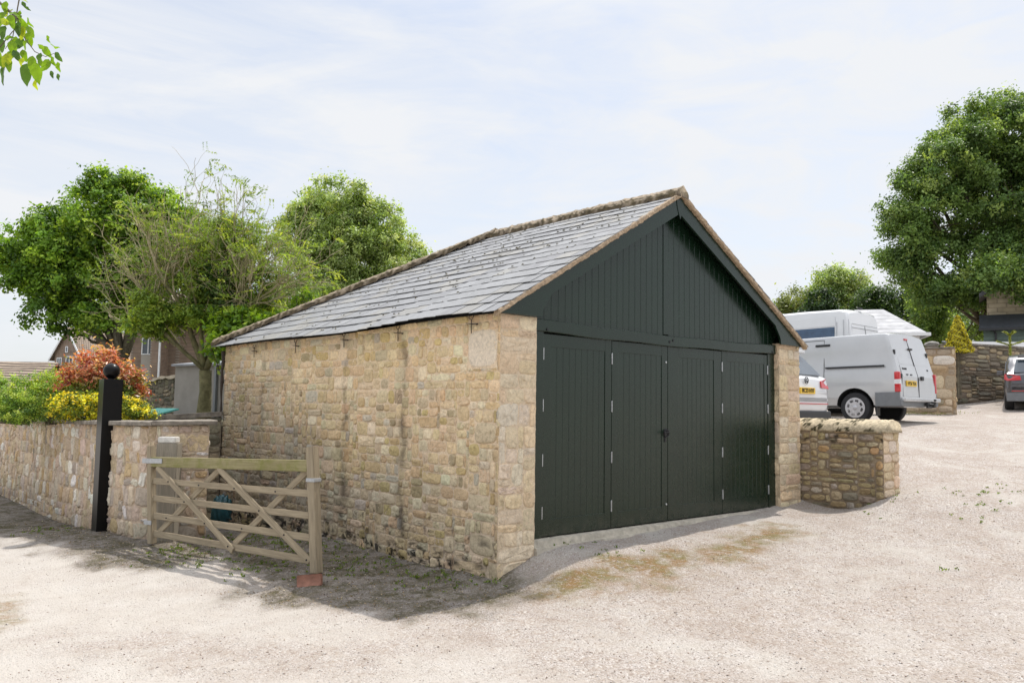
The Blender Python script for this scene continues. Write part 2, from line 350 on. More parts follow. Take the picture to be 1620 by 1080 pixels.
peb = ramp(t, v1.outputs['Color'], [(.05, (.13, .105, .095)), (.22, (.29, .24, .21)), (.45, (.42, .37, .34)), (.72, (.53, .49, .465)), (.95, (.68, .65, .63))])
peb2 = ramp(t, v2.outputs['Color'], [(.05, (.17, .12, .095)), (.3, (.36, .30, .255)), (.7, (.46, .41, .37)), (.95, (.66, .63, .60))])
c = mixc(t, ramp(t, noise(t, 9, 3, .5), [(.42, (0, 0, 0)), (.6, (1, 1, 1))]), peb, peb2)
c = mixc(t, .22, c, mixc(t, noise(t, .55, 5), (.40, .33, .27), (.50, .46, .43)))
c = mixc(t, ramp(t, noise(t, 1.7, 8, .62), [(.36, (.34,)*3), (.58, (0,)*3)]), c, (.30, .235, .19))
c = mixc(t, ramp(t, noise(t, .9, 7, .6, dist=.6), [(.5, (0,)*3), (.68, (.65,)*3)]), c, (.53, .50, .46))
palec = mixc(t, ramp(t, v1.outputs['Color'], [(.07, (1, 1, 1)), (.12, (0, 0, 0))]), mixc(t, noise(t, 2.2, 7), (.47, .425, .375), (.56, .53, .50)), (.17, .14, .12))
c = mixc(t, mth(t, 'MULTIPLY', sp.outputs[2], ramp(t, noise(t, 2.6, 6, .6), [(.30, (.45,)*3), (.62, (.95,)*3)])), c, palec)
rustf = mth(t, 'MULTIPLY', mth(t, 'MULTIPLY', sp.outputs[1], ramp(t, noise(t, 3.3, 8, .7), [(.36, (0,)*3), (.52, (.95,)*3)])), ramp(t, noise(t, 26, 5, .7), [(.34, (.35,)*3), (.50, (1,)*3)]))
c = mixc(t, rustf, c, mixc(t, ramp(t, noise(t, 6, 5), [(.4, (0,)*3), (.6, (1,)*3)]), (.23, .135, .05), (.19, .155, .06)))
moss_shade_c = mixc(t, ramp(t, noise(t, 4.5, 8, .7), [(.40, (0,)*3), (.58, (1,)*3)]), mixc(t, .62, peb, (.075, .06, .045)), mixc(t, noise(t, 11, 4), (.045, .038, .024), (.12, .105, .05)))  # damp moss colour, darkened further to paint in the garage's shade
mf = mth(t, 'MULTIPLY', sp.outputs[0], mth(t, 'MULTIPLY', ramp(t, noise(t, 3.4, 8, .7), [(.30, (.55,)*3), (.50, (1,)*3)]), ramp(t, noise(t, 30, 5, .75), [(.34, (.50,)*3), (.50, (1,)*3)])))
c = mixc(t, mf, c, moss_shade_c); c = mixc(t, 1., c, (.895, .893, .880), 'MULTIPLY'); lk(c, p.inputs['Base Color'])
vb = mth(t, 'SUBTRACT', 1, v1.outputs['Distance']); hgt = mth(t, 'ADD', vb, mth(t, 'MULTIPLY', mth(t, 'SUBTRACT', 1, v2.outputs['Distance']), 1.2))
hgt = mth(t, 'ADD', hgt, mth(t, 'MULTIPLY', noise(t, 30, 6, .7), 1.6)); bump(t, p, hgt, .8, .010)
M['gravel'] = m
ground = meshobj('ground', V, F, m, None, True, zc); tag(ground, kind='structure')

# loose stones on top of the gravel: stuff
def rocks(n, xs, ys, smin, smax, name, dens=None):
    x = RNG.uniform(*xs, n*3); y = RNG.uniform(*ys, n*3)
    d = np.hypot(x-CAM[0], y-CAM[1]); keep = RNG.random(n*3) < np.clip((4.2/d)**1.1, 0, 1)
    inside = ((x > -.72) & (x < 5.2) & (y > -.12)) | ((x > -2.5) & (y > 4.5)) | (d < 2.5) | ((x > 5.1) & (x < 5.7) & (y > -1.4))
    x, y = x[keep & ~inside][:n], y[keep & ~inside][:n]; n = len(x)
    s = smin+(smax-smin)*RNG.random(n)**3
    zc_ = zones(x, y); ok = RNG.random(n) > zc_[:, 2]*.72; x, y, s = x[ok], y[ok], s[ok]; zc_ = zc_[ok]; n = len(x)
    base = np.array([(1,0,0),(0,1,0),(-1,0,0),(0,-1,0),(0,0,1),(0,0,-1)], float)
    Vr = base[None]*s[:, None, None]*RNG.uniform(.55, 1.1, (n, 6, 1))*np.array([1, 1, .6])
    a = RNG.uniform(0, 6.28, n); ca, sa = np.cos(a)[:, None], np.sin(a)[:, None]
    vx = Vr[..., 0]*ca-Vr[..., 1]*sa; vy = Vr[..., 0]*sa+Vr[..., 1]*ca
    Vw = np.stack([vx+x[:, None], vy+y[:, None], Vr[..., 2]+(gz(x, y)+near_noise(x, y)+s*.15)[:, None]], -1).reshape(-1, 3)
    Ft = np.array([(0,1,4),(1,2,4),(2,3,4),(3,0,4),(1,0,5),(2,1,5),(3,2,5),(0,3,5)]); Fr = (Ft[None]+6*np.arange(n)[:, None, None]).reshape(-1, 3)
    pal = np.array([(.50,.45,.40),(.60,.57,.54),(.38,.30,.25),(.26,.19,.15),(.46,.37,.29),(.16,.13,.12)]); cc = pal[RNG.choice(6, n, p=[.27,.22,.2,.12,.13,.06])]*RNG.uniform(.8, 1.15, (n, 1))
    cc = cc*(1-.68*zc_[:, :1])  # stones in the mossy strip darkened too, deepening its painted shade
    o = meshobj(name, Vw, Fr, colmat('loose_stone', var=.1, bmp=.2), None, False, np.repeat(cc, 6, 0)); return tag(o, 'loose pale and brown gravel stones scattered over the yard', 'gravel', kind='stuff')
def near_noise(x, y): return np.exp(-(np.maximum(0, np.hypot(x, y)-12)/6)**2)*(.010*vnoise(x, y, 5, 1)+.004*vnoise(x, y, 17, 2)+.0022*vnoise(x, y, 41, 3))
rocks(52000, (-6.5, 9), (-6, 7.5), .0035, .011, 'gravel_stones')

# ---------------------------------------------------------------- rubble stonework
def pack(W, H, cu, cv, ws, hs, seed, fixed=()):
    """fill a rectangle with stones of whole cells; returns u0,u1,v0,v1"""
    r = np.random.default_rng(seed); nu, nv = max(1, int(round(W/cu))), max(1, int(round(H/cv))); cu, cv = W/nu, H/nv
    occ = np.zeros((nu, nv), bool); R = []
    for (a, b, c_, d_) in fixed:
        i0, i1, j0, j1 = int(round(a/cu)), int(round(b/cu)), int(round(c_/cv)), int(round(d_/cv))
        occ[i0:i1, j0:j1] = True; R.append((i0*cu, i1*cu, j0*cv, j1*cv))
    jit = r.uniform(-.25, .25, (nu+1, nv+1, 2))
    for j in range(nv):
        i = 0; ch = r.choice(hs)
        while i < nu:
            if occ[i, j]: i += 1; continue
            if r.random() < .28: ch = r.choice(hs)
            wv = int(r.choice(ws)); hv = int(ch)
            k = 0
            while k < wv and i+k < nu and not occ[i+k, j]: k += 1
            wv = k; h = 1
            while h < hv and j+h < nv and not occ[i:i+wv, j+h].any(): h += 1
            occ[i:i+wv, j:j+h] = True; R.append((i*cu, (i+wv)*cu, j*cv, (j+h)*cv)); i += wv
    return np.array(R)
def stonework(name, W, H, mapf, parent, pal, seed=1, cu=.045, cv=.045, ws=(2,3,3,4,4,5,6,7), hs=(2,2,3,3,4), gap=.012, depth=.018, mort=(.42,.33,.22),
              dirt=None, fixed=(), top=None, round_=3.2, jit=.10, rough=.0035, fixcol=None, step=.04, skew=.5):
    """mapf(u, v, d) gives world points for wall coordinates and distance d out of the face"""
    r = np.random.default_rng(seed); R = pack(W, H, cu, cv, ws, hs, seed, fixed)
    if top is not None: R = R[(R[:, 2]+.03) < top((R[:, 0]+R[:, 1])/2)]
    n = len(R); cx = (R[:, 0]+R[:, 1])/2; cy = (R[:, 2]+R[:, 3])/2; hw = (R[:, 1]-R[:, 0])/2; hh = (R[:, 3]-R[:, 2])/2
    g = gap*r.uniform(.3, 1.3, n); hw = np.maximum(hw-g, .008); hh = np.maximum(hh-g, .008)
    K = 18; th = np.linspace(0, 2*math.pi, K, endpoint=False)+.17
    e = (2/round_)*r.uniform(.75, 1.5, (n, 1)); c_, s_ = np.cos(th), np.sin(th)
    ox = np.sign(c_)*np.abs(c_)**e; oy = np.sign(s_)*np.abs(s_)**e
    nr = 1+jit*(np.cumsum(r.normal(0, .35, (n, K)), 1)*0+r.normal(0, .55, (n, K)))
    nr = (nr+np.roll(nr, 1, 1))/2; ox = ox*nr; oy = oy*nr
    sk = r.normal(0, skew*.12, (n, 2)); ox2 = ox+sk[:, :1]*oy*(hh/hw)[:, None]; oy2 = oy+sk[:, 1:]*ox*np.minimum(1, (hw/hh))[:, None]*.6
    scl = [1.04, 1.0, .93, .78, .42]; dep = [-.012, .25, .72, 1.0, 1.08]
    dp = depth*r.uniform(.35, 1.35, n); tl = r.normal(0, .12, (n, 2))
    VS = []
    mn = np.minimum(hw, hh)
    for q, (sc, dd) in enumerate(zip(scl, dep)):
        # absolute inset so long stones keep tight arrises
        ins = (1-sc)*mn; fx = np.where(sc <= 1, (hw-ins)/hw, sc)[:, None]; fy = np.where(sc <= 1, (hh-ins)/hh, sc)[:, None]
        if q == 4: fx = fx*.62; fy = fy*.62
        u = cx[:, None]+ox2*fx*hw[:, None]; v = cy[:, None]+oy2*fy*hh[:, None]
        d = (dp*dd)[:, None]+0*u if q else np.full_like(u, -.012)
        if q > 1: d = d+dp[:, None]*(tl[:, :1]*ox*2+tl[:, 1:]*oy*2)*min(1, .5*q)+r.normal(0, rough, u.shape)
        VS.append(np.stack([u, v, d], -1))
    ctr = np.stack([cx, cy, dp*1.08+r.normal(0, rough, n)], -1)[:, None]
    P = np.concatenate(VS+[ctr], 1); nvp = P.shape[1]
    F = []
    for q in range(4):
        for k in range(K): F.append((q*K+k, q*K+(k+1) % K, (q+1)*K+(k+1) % K, (q+1)*K+k))
    for k in range(K): F.append((4*K+k, 4*K+(k+1) % K, 5*K, 5*K))
    F = np.array(F)[None]+nvp*np.arange(n)[:, None, None]; P = P.reshape(-1, 3)
    if top is not None: P[:, 1] = np.minimum(P[:, 1], top(P[:, 0])-.004)
    Wp = mapf(P[:, 0], P[:, 1], P[:, 2])
    pc, pw = np.array([q[0] for q in pal]), np.array([q[1] for q in pal], float)
    cc = pc[r.choice(len(pal), n, p=pw/pw.sum())]*r.uniform(.88, 1.10, (n, 1))*(1+r.normal(0, .02, (n, 3)))
    if fixcol is not None and len(fixcol) == len(fixed):
        for i in range(len(fixed)): cc[i] = fixcol[i]
    cc = np.repeat(cc, nvp, 0)
    if name.startswith('side'): cc = cc*np.array([1.05, 1., .92])
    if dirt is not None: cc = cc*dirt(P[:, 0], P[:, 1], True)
    quads = F[:, :4*K].reshape(-1, 4); tris = F[:, 4*K:, :3].reshape(-1, 3)
    Fq = [tuple(q) for q in quads.tolist()]+[tuple(q) for q in tris.tolist()]
    o = meshobj(name, Wp, Fq, M['stone'], parent, True, np.clip(cc, .004, .85))
    nu, nv = max(2, int(W/step)), max(2, int(H/step)); uu, vv = np.meshgrid(np.linspace(0, W, nu+1), np.linspace(0, H, nv+1), indexing='ij')
    if top is not None: vv = np.minimum(vv, top(uu)-.002)
    dd = r.normal(0, .0022, uu.shape); Pm = mapf(uu.ravel(), vv.ravel(), dd.ravel()); I2 = np.arange(uu.size).reshape(uu.shape)
    Fm = np.stack([I2[:-1, :-1], I2[1:, :-1], I2[1:, 1:], I2[:-1, 1:]], -1).reshape(-1, 4)
    mc = np.tile(np.array(mort), (uu.size, 1))*(1+.10*vnoise(uu.ravel(), vv.ravel(), 6, seed))[:, None]
    if dirt is not None: mc = mc*dirt(uu.ravel(), vv.ravel(), False)
    return o, (Pm, Fm, mc)
def mortar_of(name, sheets, parent, extra=None):
    Vs, Fs, Cs, b = [], [], [], 0
    for (P, F, C) in sheets: Vs.append(P); Fs += [tuple(q) for q in (F+b).tolist()]; Cs.append(C); b += len(P)
    if extra is not None:
        e = np.array(extra.V); Vs.append(e); Fs += [tuple(q+b for q in f) for f in extra.F]; Cs.append(np.tile((.30, .24, .17), (len(e), 1)))
    return meshobj(name, np.concatenate(Vs), Fs, M['mortar'], parent, False, np.clip(np.concatenate(Cs), .004, .8))
def planemap(O, U, Nn):
    O, U, Nn = np.array(O, float), np.array(U, float), np.array(Nn, float)
    return lambda u, v, d: O[None]+u[:, None]*U+d[:, None]*Nn+v[:, None]*np.array([0, 0, 1.])
def bboxof(o):
    return None
BUFF = [((.64,.52,.34),5),((.68,.56,.39),5),((.61,.47,.29),2.6),((.60,.53,.38),2.4),((.70,.62,.47),2.4),((.52,.45,.32),1.0),((.56,.46,.24),.8),((.42,.35,.23),.45),((.67,.51,.34),2),((.55,.50,.42),.8)]

# ---------------------------------------------------------------- the garage
XL, XR, YF, YB = -.672, 5.155, -.10, 6.80          # outer wall faces
EAVE, XC = 2.30, 2.20; SL = 1.745/3.0                # eave height, ridge line, roof pitch
garage = thing('stone_garage', 'buff stone garage with slate roof and wide dark green folding doors', 'garage', (XL, YF, -.3))
def eavez(y): return EAVE+.018*np.sin(np.asarray(y)*1.25+.6)-.006*np.asarray(y)
def dirt_left(u, v, st):     # u runs from the back corner (0) to the front corner, v from -.75
    y = YB-u; z = v-.75
    f = np.ones((len(u), 3))
    for (yc, z1, z0, wd, a) in ((1.60, 2.1, .1, .05, .62), (2.93, 1.9, .2, .05, .55), (5.35, 2.0, .4, .06, .45), (1.62, 1.2, -.3, .13, .35), (2.9, 1.0, -.3, .12, .35), (4.4, 1.9, .5, .05, .25)):
        wob = .03*np.sin(z*7+yc*3)+.015*np.sin(z*19)
        s = np.exp(-((y-yc-wob)/wd)**2)*sstep(z0-.5, z0, z)*(1-sstep(z1, z1+.12, z))*(.55+.45*np.sin(z*11+yc*9)*np.sin(z*5+yc))
        f *= (1-a*s)[:, None]
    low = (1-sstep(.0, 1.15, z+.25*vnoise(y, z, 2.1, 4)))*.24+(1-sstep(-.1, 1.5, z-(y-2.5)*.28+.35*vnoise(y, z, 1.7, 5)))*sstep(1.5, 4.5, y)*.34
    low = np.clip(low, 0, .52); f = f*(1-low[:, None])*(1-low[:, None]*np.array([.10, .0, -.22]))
    b = .6*vnoise(y*1.3, z*1.5, 9, 6)+.55*vnoise(y, z, 23, 7)+.45*vnoise(y, z, 61, 17)
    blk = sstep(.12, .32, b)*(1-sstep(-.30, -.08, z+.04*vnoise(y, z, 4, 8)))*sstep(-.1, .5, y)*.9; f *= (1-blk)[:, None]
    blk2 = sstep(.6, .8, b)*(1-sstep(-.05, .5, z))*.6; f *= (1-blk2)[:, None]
    spk = sstep(.5, .95, vnoise(y, z, 44, 12))*np.exp(-((y-.08)/.13)**2-((z-2.02)/.11)**2)*.85; f *= (1-spk)[:, None]
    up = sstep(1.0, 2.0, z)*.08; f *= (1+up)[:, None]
    wet = sstep(.4, 1., vnoise(y, z, .9, 21))*.08; f *= 1-wet[:, None]*np.array([.6, .5, 1.2])
    return f
Hl = .75+EAVE+.02
fx_l = [(6.40, 6.87, 2.52, 2.90), (6.45, 6.87, .62, .82), (6.42, 6.75, 1.05, 1.22), (6.5, 6.87, 1.75, 1.95), (6.2, 6.75, .38, .52)]
fc_l = [(.68,.61,.52), (.58,.50,.36), (.58,.50,.36), (.55,.47,.34), (.62,.50,.34)]
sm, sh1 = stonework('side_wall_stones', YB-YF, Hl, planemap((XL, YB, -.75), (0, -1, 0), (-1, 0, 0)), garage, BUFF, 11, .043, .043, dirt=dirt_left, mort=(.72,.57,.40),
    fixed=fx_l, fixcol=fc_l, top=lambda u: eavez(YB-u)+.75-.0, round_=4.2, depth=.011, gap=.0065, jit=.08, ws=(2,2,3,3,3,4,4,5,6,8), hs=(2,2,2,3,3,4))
QUO = [((.68,.56,.40),3),((.66,.52,.34),3),((.71,.61,.47),1.6),((.60,.49,.34),1.2),((.69,.53,.36),2)]
sm2, sh2 = stonework('front_pier_stones', .50, 2.95, planemap((XL, YF, -.65), (1, 0, 0), (0, -1, 0)), garage, QUO, 12, .083, .075, ws=(1,2,3,3,6), hs=(1,2,2,3), gap=.005, depth=.007, mort=(.66,.53,.38), round_=5)
sm3, sh3 = stonework('front_pier_stones', .56, 2.62, planemap((4.595, YF, -.3), (1, 0, 0), (0, -1, 0)), garage, QUO, 13, .08, .075, ws=(2,3,3,4,6), hs=(1,2,2,3), gap=.006, depth=.010, mort=(.60,.48,.34), round_=4.8)
smr, shr = stonework('reveal_stones', .10, 2.62, planemap((4.595, 0, -.3), (0, -1, 0), (-1, 0, 0)), garage, QUO, 14, .05, .075, ws=(2,), hs=(2,3,4), gap=.007, depth=.009, mort=(.50,.40,.27), round_=5)
sm4, sh4 = stonework('side_wall_stones', YB-YF, 2.6, planemap((XR, YF, -.3), (0, 1, 0), (1, 0, 0)), garage, BUFF, 15, .07, .06, gap=.01, depth=.014, mort=(.46,.37,.25), round_=4)
sm5, sh5 = stonework('back_wall_stones', XR-XL, 3.05, planemap((XR, YB, -.75), (-1, 0, 0), (0, 1, 0)), garage, BUFF, 16, .07, .06, gap=.01, depth=.014, mort=(.46,.37,.25), round_=4)
core = MB(); core.box(XL+.02, XL+.45, YF+.02, YB-.02, -.8, 2.27); core.box(XL+.02, -.17, YF+.018, .25, -.8, 2.295); core.box(4.612, XR-.02, YF+.02, YB-.02, -.4, 2.29); core.box(XL+.45, 4.612, YB-.4, YB-.02, -.8, 2.27)
mortar_of('wall_body', [sh1, sh2, sh3, shr, sh4, sh5], garage, core)

# roof: courses of slates on three planes
def slope_pts(side):
    if side == 'L': return (np.array([-.80, 0, EAVE]), np.array([0, 1., 0]), np.array([3.0, 0, 1.745]))
    if side == 'R': return (np.array([5.20, 0, EAVE]), np.array([0, 1., 0]), np.array([-3.0, 0, 1.745]))
YR = 3.46; YE = 6.93; Y0 = -.21
def hip_at(s): return YE-(YE-YR)*s          # y of the hip at slope fraction s
slen = math.hypot(3.0, 1.745); rs = np.random.default_rng(3)
sv, sf, scol = [], [], []
def slate(P, n_, th, c):
    b = len(sv); P = [np.array(q) for q in P]
    for q in P: sv.append(q+n_*th)
    for q in P: sv.append(q)
    for i in range(8): scol.append(c)
    sf.extend([(b, b+1, b+2, b+3), (b+7, b+6, b+5, b+4), (b, b+4, b+5, b+1), (b+1, b+5, b+6, b+2), (b+2, b+6, b+7, b+3), (b+3, b+7, b+4, b)])
ncourse = 16
exps = np.linspace(.255, .19, ncourse); exps = exps/exps.sum()*(slen-.02)
for side in 'LR':
    O, A, B = slope_pts(side); nrm = np.cross(A, B); nrm /= np.linalg.norm(nrm); nrm = nrm if nrm[2] > 0 else -nrm
    s0 = -.012
    for k in range(ncourse):
        s1 = s0+exps[k]/slen; top_ = min(s1+.06/slen*1.2, 1.0); y = Y0+.01+(rs.uniform(-.15, 0) if k % 2 else rs.uniform(-.05, .0)); yend = hip_at(s0)
        while y < yend:
            wd = rs.uniform(.20, .34)*(1-.012*k); y1 = min(y+wd, hip_at(s0)); yy0 = max(y, Y0)
            if y1-yy0 > .03:
                ya, yb = yy0+.0015, y1-.0015; yt = min(yb, hip_at(top_)); ytl = min(ya, hip_at(top_)-.004)
                wav = (eavez((ya+yb)/2)-EAVE)*(1-s0)+.010*math.sin(ya*1.9+k*.35)+rs.normal(0, .0007); lf = rs.uniform(.003, .005)
                def pt(s, yq, h): q = O+A*yq+B*s; q = q+nrm*h; q[2] += wav; return q
                jl = rs.normal(0, .003/slen, 2)
                P = [pt(s0+jl[0], ya, .015+lf), pt(s0+jl[1], yb, .015+lf+rs.normal(0, .0008)), pt(top_, yt, .006), pt(top_, ytl, .006)]
                g_ = rs.uniform(.90, 1.08); tone = rs.random()
                c_ = np.array([.25, .252, .255])*g_ if tone < .75 else (np.array([.262, .255, .238])*g_ if tone < .93 else np.array([.215, .215, .22])*g_)
                slate(P if side == 'L' else P[::-1], nrm, .006, c_)
            y += wd
        s0 = s1
# cushions of moss on the slates
mo_ = MB(); mr_ = np.random.default_rng(44); O, A, B = slope_pts('L'); nrm = np.array([-.503, 0, .864])
for i in range(300):
    k_ = mr_.integers(0, ncourse); s_ = np.r_[0, np.cumsum(exps)][k_]/slen+mr_.uniform(-.008, .012); y_ = mr_.uniform(0, hip_at(s_)-.1); y_ = mr_.choice([y_, hip_at(s_)-abs(mr_.normal(0, .5))]) if mr_.random() < .3 else y_
    if y_ < -.1: continue
    c_ = O+A*y_+B*s_+nrm*.026; a_, b_ = mr_.uniform(.012, .035), mr_.uniform(.008, .018); th_ = mr_.uniform(0, 3.1)
    ring_ = [c_+A*(a_*math.cos(q)*mr_.uniform(.6, 1.2))+B/np.linalg.norm(B)*(b_*math.sin(q)*mr_.uniform(.6, 1.2)) for q in np.linspace(0, 6.28, 8)[:-1]]
    mo_.add(ring_+[c_+nrm*mr_.uniform(.008, .016)], [(j, (j+1) % 7, 7) for j in range(7)])
tag(mo_.build('moss_cushions', plain('roof_moss', (.06, .05, .025), .95, .5, 30, bmp=.5), garage, True), kind='stuff')
# hipped back end
O = np.array([-.80, YE, EAVE]); B = np.array([0, YR-YE, 1.745]); A = np.array([1., 0, 0]); nrm = np.cross(A, B); nrm /= np.linalg.norm(nrm); nrm = nrm if nrm[2] > 0 else -nrm
hl = np.linalg.norm(B); k = 0; s0 = -.01
while s0 < .97:
    s1 = min(1, s0+.24/hl); x = 3.0*max(s0, 0); xe = 6.0-3.0*max(s0, 0)
    while x < xe:
        x1 = min(x+rs.uniform(.24, .36), xe)
        def pt2(s, xq, h): return O+A*min(max(xq, 3*s), 6-3*s)+B*s+nrm*h
        slate([pt2(s1, x, .006), pt2(s1, x1, .006), pt2(s0, x1, .026), pt2(s0, x, .026)], nrm, .008, np.array([.38, .38, .385])*rs.uniform(.8, 1.1)); x = x1
    s0 = s1
meshobj('roof_slates', np.array(sv), sf, M['slate'], garage, False, np.array(scol))
deck = MB()   # boarded deck under the slates
e0, e1 = EAVE-.004, EAVE+1.745-.004
deck.prism([(-.76, Y0+.05, e0), (XC, Y0+.05, e1), (5.16, Y0+.05, e0), (XC, Y0+.05, e1-.07), ], (0, YR-Y0-.05, 0))
deck.add([(-.76, YR, e0), (-.76, YE-.04, e0), (XC, YR, e1), (5.16, YR, e0), (5.16, YE-.04, e0), (-.76, YR, e0-.03), (-.76, YE-.04, e0-.03), (XC, YR, e1-.07), (5.16, YR, e0-.03), (5.16, YE-.04, e0-.03)],
         [(0, 1, 2), (2, 4, 3), (2, 1, 4), (5, 7, 6), (7, 8, 9), (7, 9, 6), (1, 0, 5, 6), (4, 1, 6, 9), (3, 4, 9, 8)])
deck.build('roof_deck', M['dark'], garage)
# mossy ridge and hip capping
def capping(path, name, sides, R=.088, seed=1, step=.045):
    r = np.random.default_rng(seed); L = [0]
    for a, b in zip(path[:-1], path[1:]): L.append(L[-1]+np.linalg.norm(np.array(b)-np.array(a)))
    n_ = int(L[-1]/step); V, F, C = [], [], []; K = 13
    for i in range(n_+1):
        s = L[-1]*i/n_; j = max(q for q in range(len(L)-1) if L[q] <= s+1e-9); tt = (s-L[j])/(L[j+1]-L[j]); p0 = np.array(path[j])*(1-tt)+np.array(path[j+1])*tt
        dn = sides(j); tile = (s % .46) < .035
        for k in range(K):
            q = -1+2*k/(K-1); a = abs(q); d = dn[0] if q < 0 else dn[1]
            off = np.array(d)*R*1.55*a+np.array([0, 0, (.042*(1-a**2.2)+.014)])
            rg = r.normal(0, .004)+(.010 if tile else 0)+(.011*max(0, r.normal(.3, 1)) if (a > .55) else 0)
            V.append(p0+off+np.array([0, 0, rg])+np.array(d)*r.normal(0, .006)*(a > .8)); 
            mo = r.random() < (.12+.55*(a > .6)); base = np.array((.31, .25, .18))*r.uniform(.7, 1.25)
            C.append(np.array((.075, .058, .030))*r.uniform(.6, 1.6) if mo else base)
    for i in range(n_):
        for k in range(K-1): F.append((i*K+k, i*K+k+1, (i+1)*K+k+1, (i+1)*K+k))
    b = len(V); m0 = len(path) and None
    for i in range(n_+1):
        for k in (0, K-1): V.append(np.array(V[i*K+k])-np.array([0, 0, .05])); C.append(np.array((.12, .09, .06)))
    for i in range(n_): F.append((i*K, (i+1)*K, b+2*(i+1), b+2*i)); F.append((i*K+K-1, b+2*i+1, b+2*(i+1)+1, (i+1)*K+K-1))
    F.append(tuple(range(K))[::-1]+(b, b+1)[:0]); F.append((0, b, b+1, K-1)); F.append(tuple(n_*K+k for k in range(K)))
    o = meshobj(name, np.array(V), F, M['ridge'], garage, True, np.clip(np.array(C), .01, .6)); return o
dl, dr = np.array([-.864, 0, -.503]), np.array([.864, 0, -.503])
ap = EAVE+1.745+.035
capping([(XC, Y0-.005, ap), (XC, 1.2, ap+.012), (XC, YR, ap+.0)], 'ridge_tiles', lambda j: (dl, dr))
hv = np.array([-.0, 1, 0]); hb = np.array([0, .89, -.447])
capping([(XC, YR-.05, ap+.02), (.7, 5.2, EAVE+.873+.052), (-.82, YE+.03, EAVE+.03)], 'hip_tiles', lambda j: (np.array([-.62, -.62, -.30]), np.array([.45, .75, -.35])), R=.072, seed=2)
capping([(XC, YR-.05, ap+.02), (5.22, YE+.03, EAVE+.03)], 'hip_tiles', lambda j: (np.array([.62, -.62, -.30]), np.array([-.45, .75, -.35])), R=.072, seed=3)
# verges: mortar edge between slates and barge boards
for sx in (-1, 1):
    r = np.random.default_rng(9+sx); V, F, n_ = [], [], 90
    for i in range(n_+1):
        s = i/n_; x = XC+sx*(3.0+.0)*(1-s); z = EAVE+1.745*s
        for (dy, dz) in ((-.012, .026), (-.022, .016), (-.022, -.026), (-.008, -.038), (.05, -.04), (.05, .016)):
            V.append((x+r.normal(0, .003), Y0+.02+dy+r.normal(0, .004), z+dz+r.normal(0, .004)))
    for i in range(n_):
        for k in range(6): F.append((i*6+k, i*6+(k+1) % 6, (i+1)*6+(k+1) % 6, (i+1)*6+k))
    F += [tuple(range(6)), tuple(range(n_*6, n_*6+6))[::-1]]
    meshobj('verge', np.array(V), F, M['verge'], garage, False)
# soft mortar fillet and dark shadow gap under the left eave
mb = MB(); mb.box(XL-.02, XL+.1, YF, YB, 2.235, 2.262)
# barge boards with scrolled feet
def barge(sx):
    P = [(-.765, 2.297), (XC, EAVE+1.745-.050), (XC, 3.795)]
    P += [(-.02, 2.557), (-.035, 2.520), (-.075, 2.475), (-.115, 2.425), (-.142, 2.372), (-.155, 2.303)]
    P = [(XC+(x-XC)*(-sx), z) for x, z in P]
    if sx > 0: P = P[::-1]
    return MB().prism([(x, Y0+.045, z) for x, z in P], (0, .030, 0))
for sx in (-1, 1): autosmooth(barge(sx).build('barge_board', M['green'], garage))
fin = MB(); fin.prism([(XC-.075, Y0+.038, 3.99), (XC-.055, Y0+.038, 3.86), (XC, Y0+.038, 3.72), (XC+.055, Y0+.038, 3.86), (XC+.075, Y0+.038, 3.99)], (0, .007, 0))
fin.build('finial', M['green'], garage)
# boards
def boards(mb, x0, x1, zb, zt, y, wd, g=.0035, th=.018):
    n_ = max(1, int(round((x1-x0)/wd))); wd = (x1-x0)/n_
    for i in range(n_):
        a, b = x0+i*wd, x0+(i+1)*wd
        prof = [(a+.0004, y+th), (a+.0004, y+g), (a+.006, y), (b-.006, y), (b-.0004, y+g), (b-.0004, y+th)]
        zl = [zt(q[0]) if callable(zt) else zt for q in prof]; zb_ = zb
        n6 = len(prof); V = [(q[0], q[1], zb_) for q in prof]+[(q[0], q[1], zz) for q, zz in zip(prof, zl)]
        F = [tuple(range(n6)), tuple(range(n6, 2*n6))[::-1]]+[(j, (j+1) % n6, n6+(j+1) % n6, n6+j) for j in range(n6)]; mb.add(V, F)
    mb.box(x0, x1, y+th, y+th+.006, zb, (min(zt(x0), zt(x1)) if callable(zt) else zt)); return mb
gz_t = lambda x: EAVE+(3.0-abs(x-XC))*SL-.075
mb = MB(); boards(mb, -.62, 2.07, 2.27, gz_t, 0, .108); boards(mb, 2.18, 5.02, 2.27, gz_t, 0, .108)
mb.build('gable_boards', M['green_board'], garage)
MB().bbox(2.072, 2.178, -.007, .02, 2.28, 3.98, .004).build('cover_strip', M['green_board'], garage)
dk = MB(); dk.box(-.5, 5.0, .04, .06, -.02, 2.3); dk.prism([(-.6, .04, 2.3), (5.0, .04, 2.3), (XC, .04, 3.95)], (0, .02, 0)); dk.build('back_lining', M['dark'], garage)
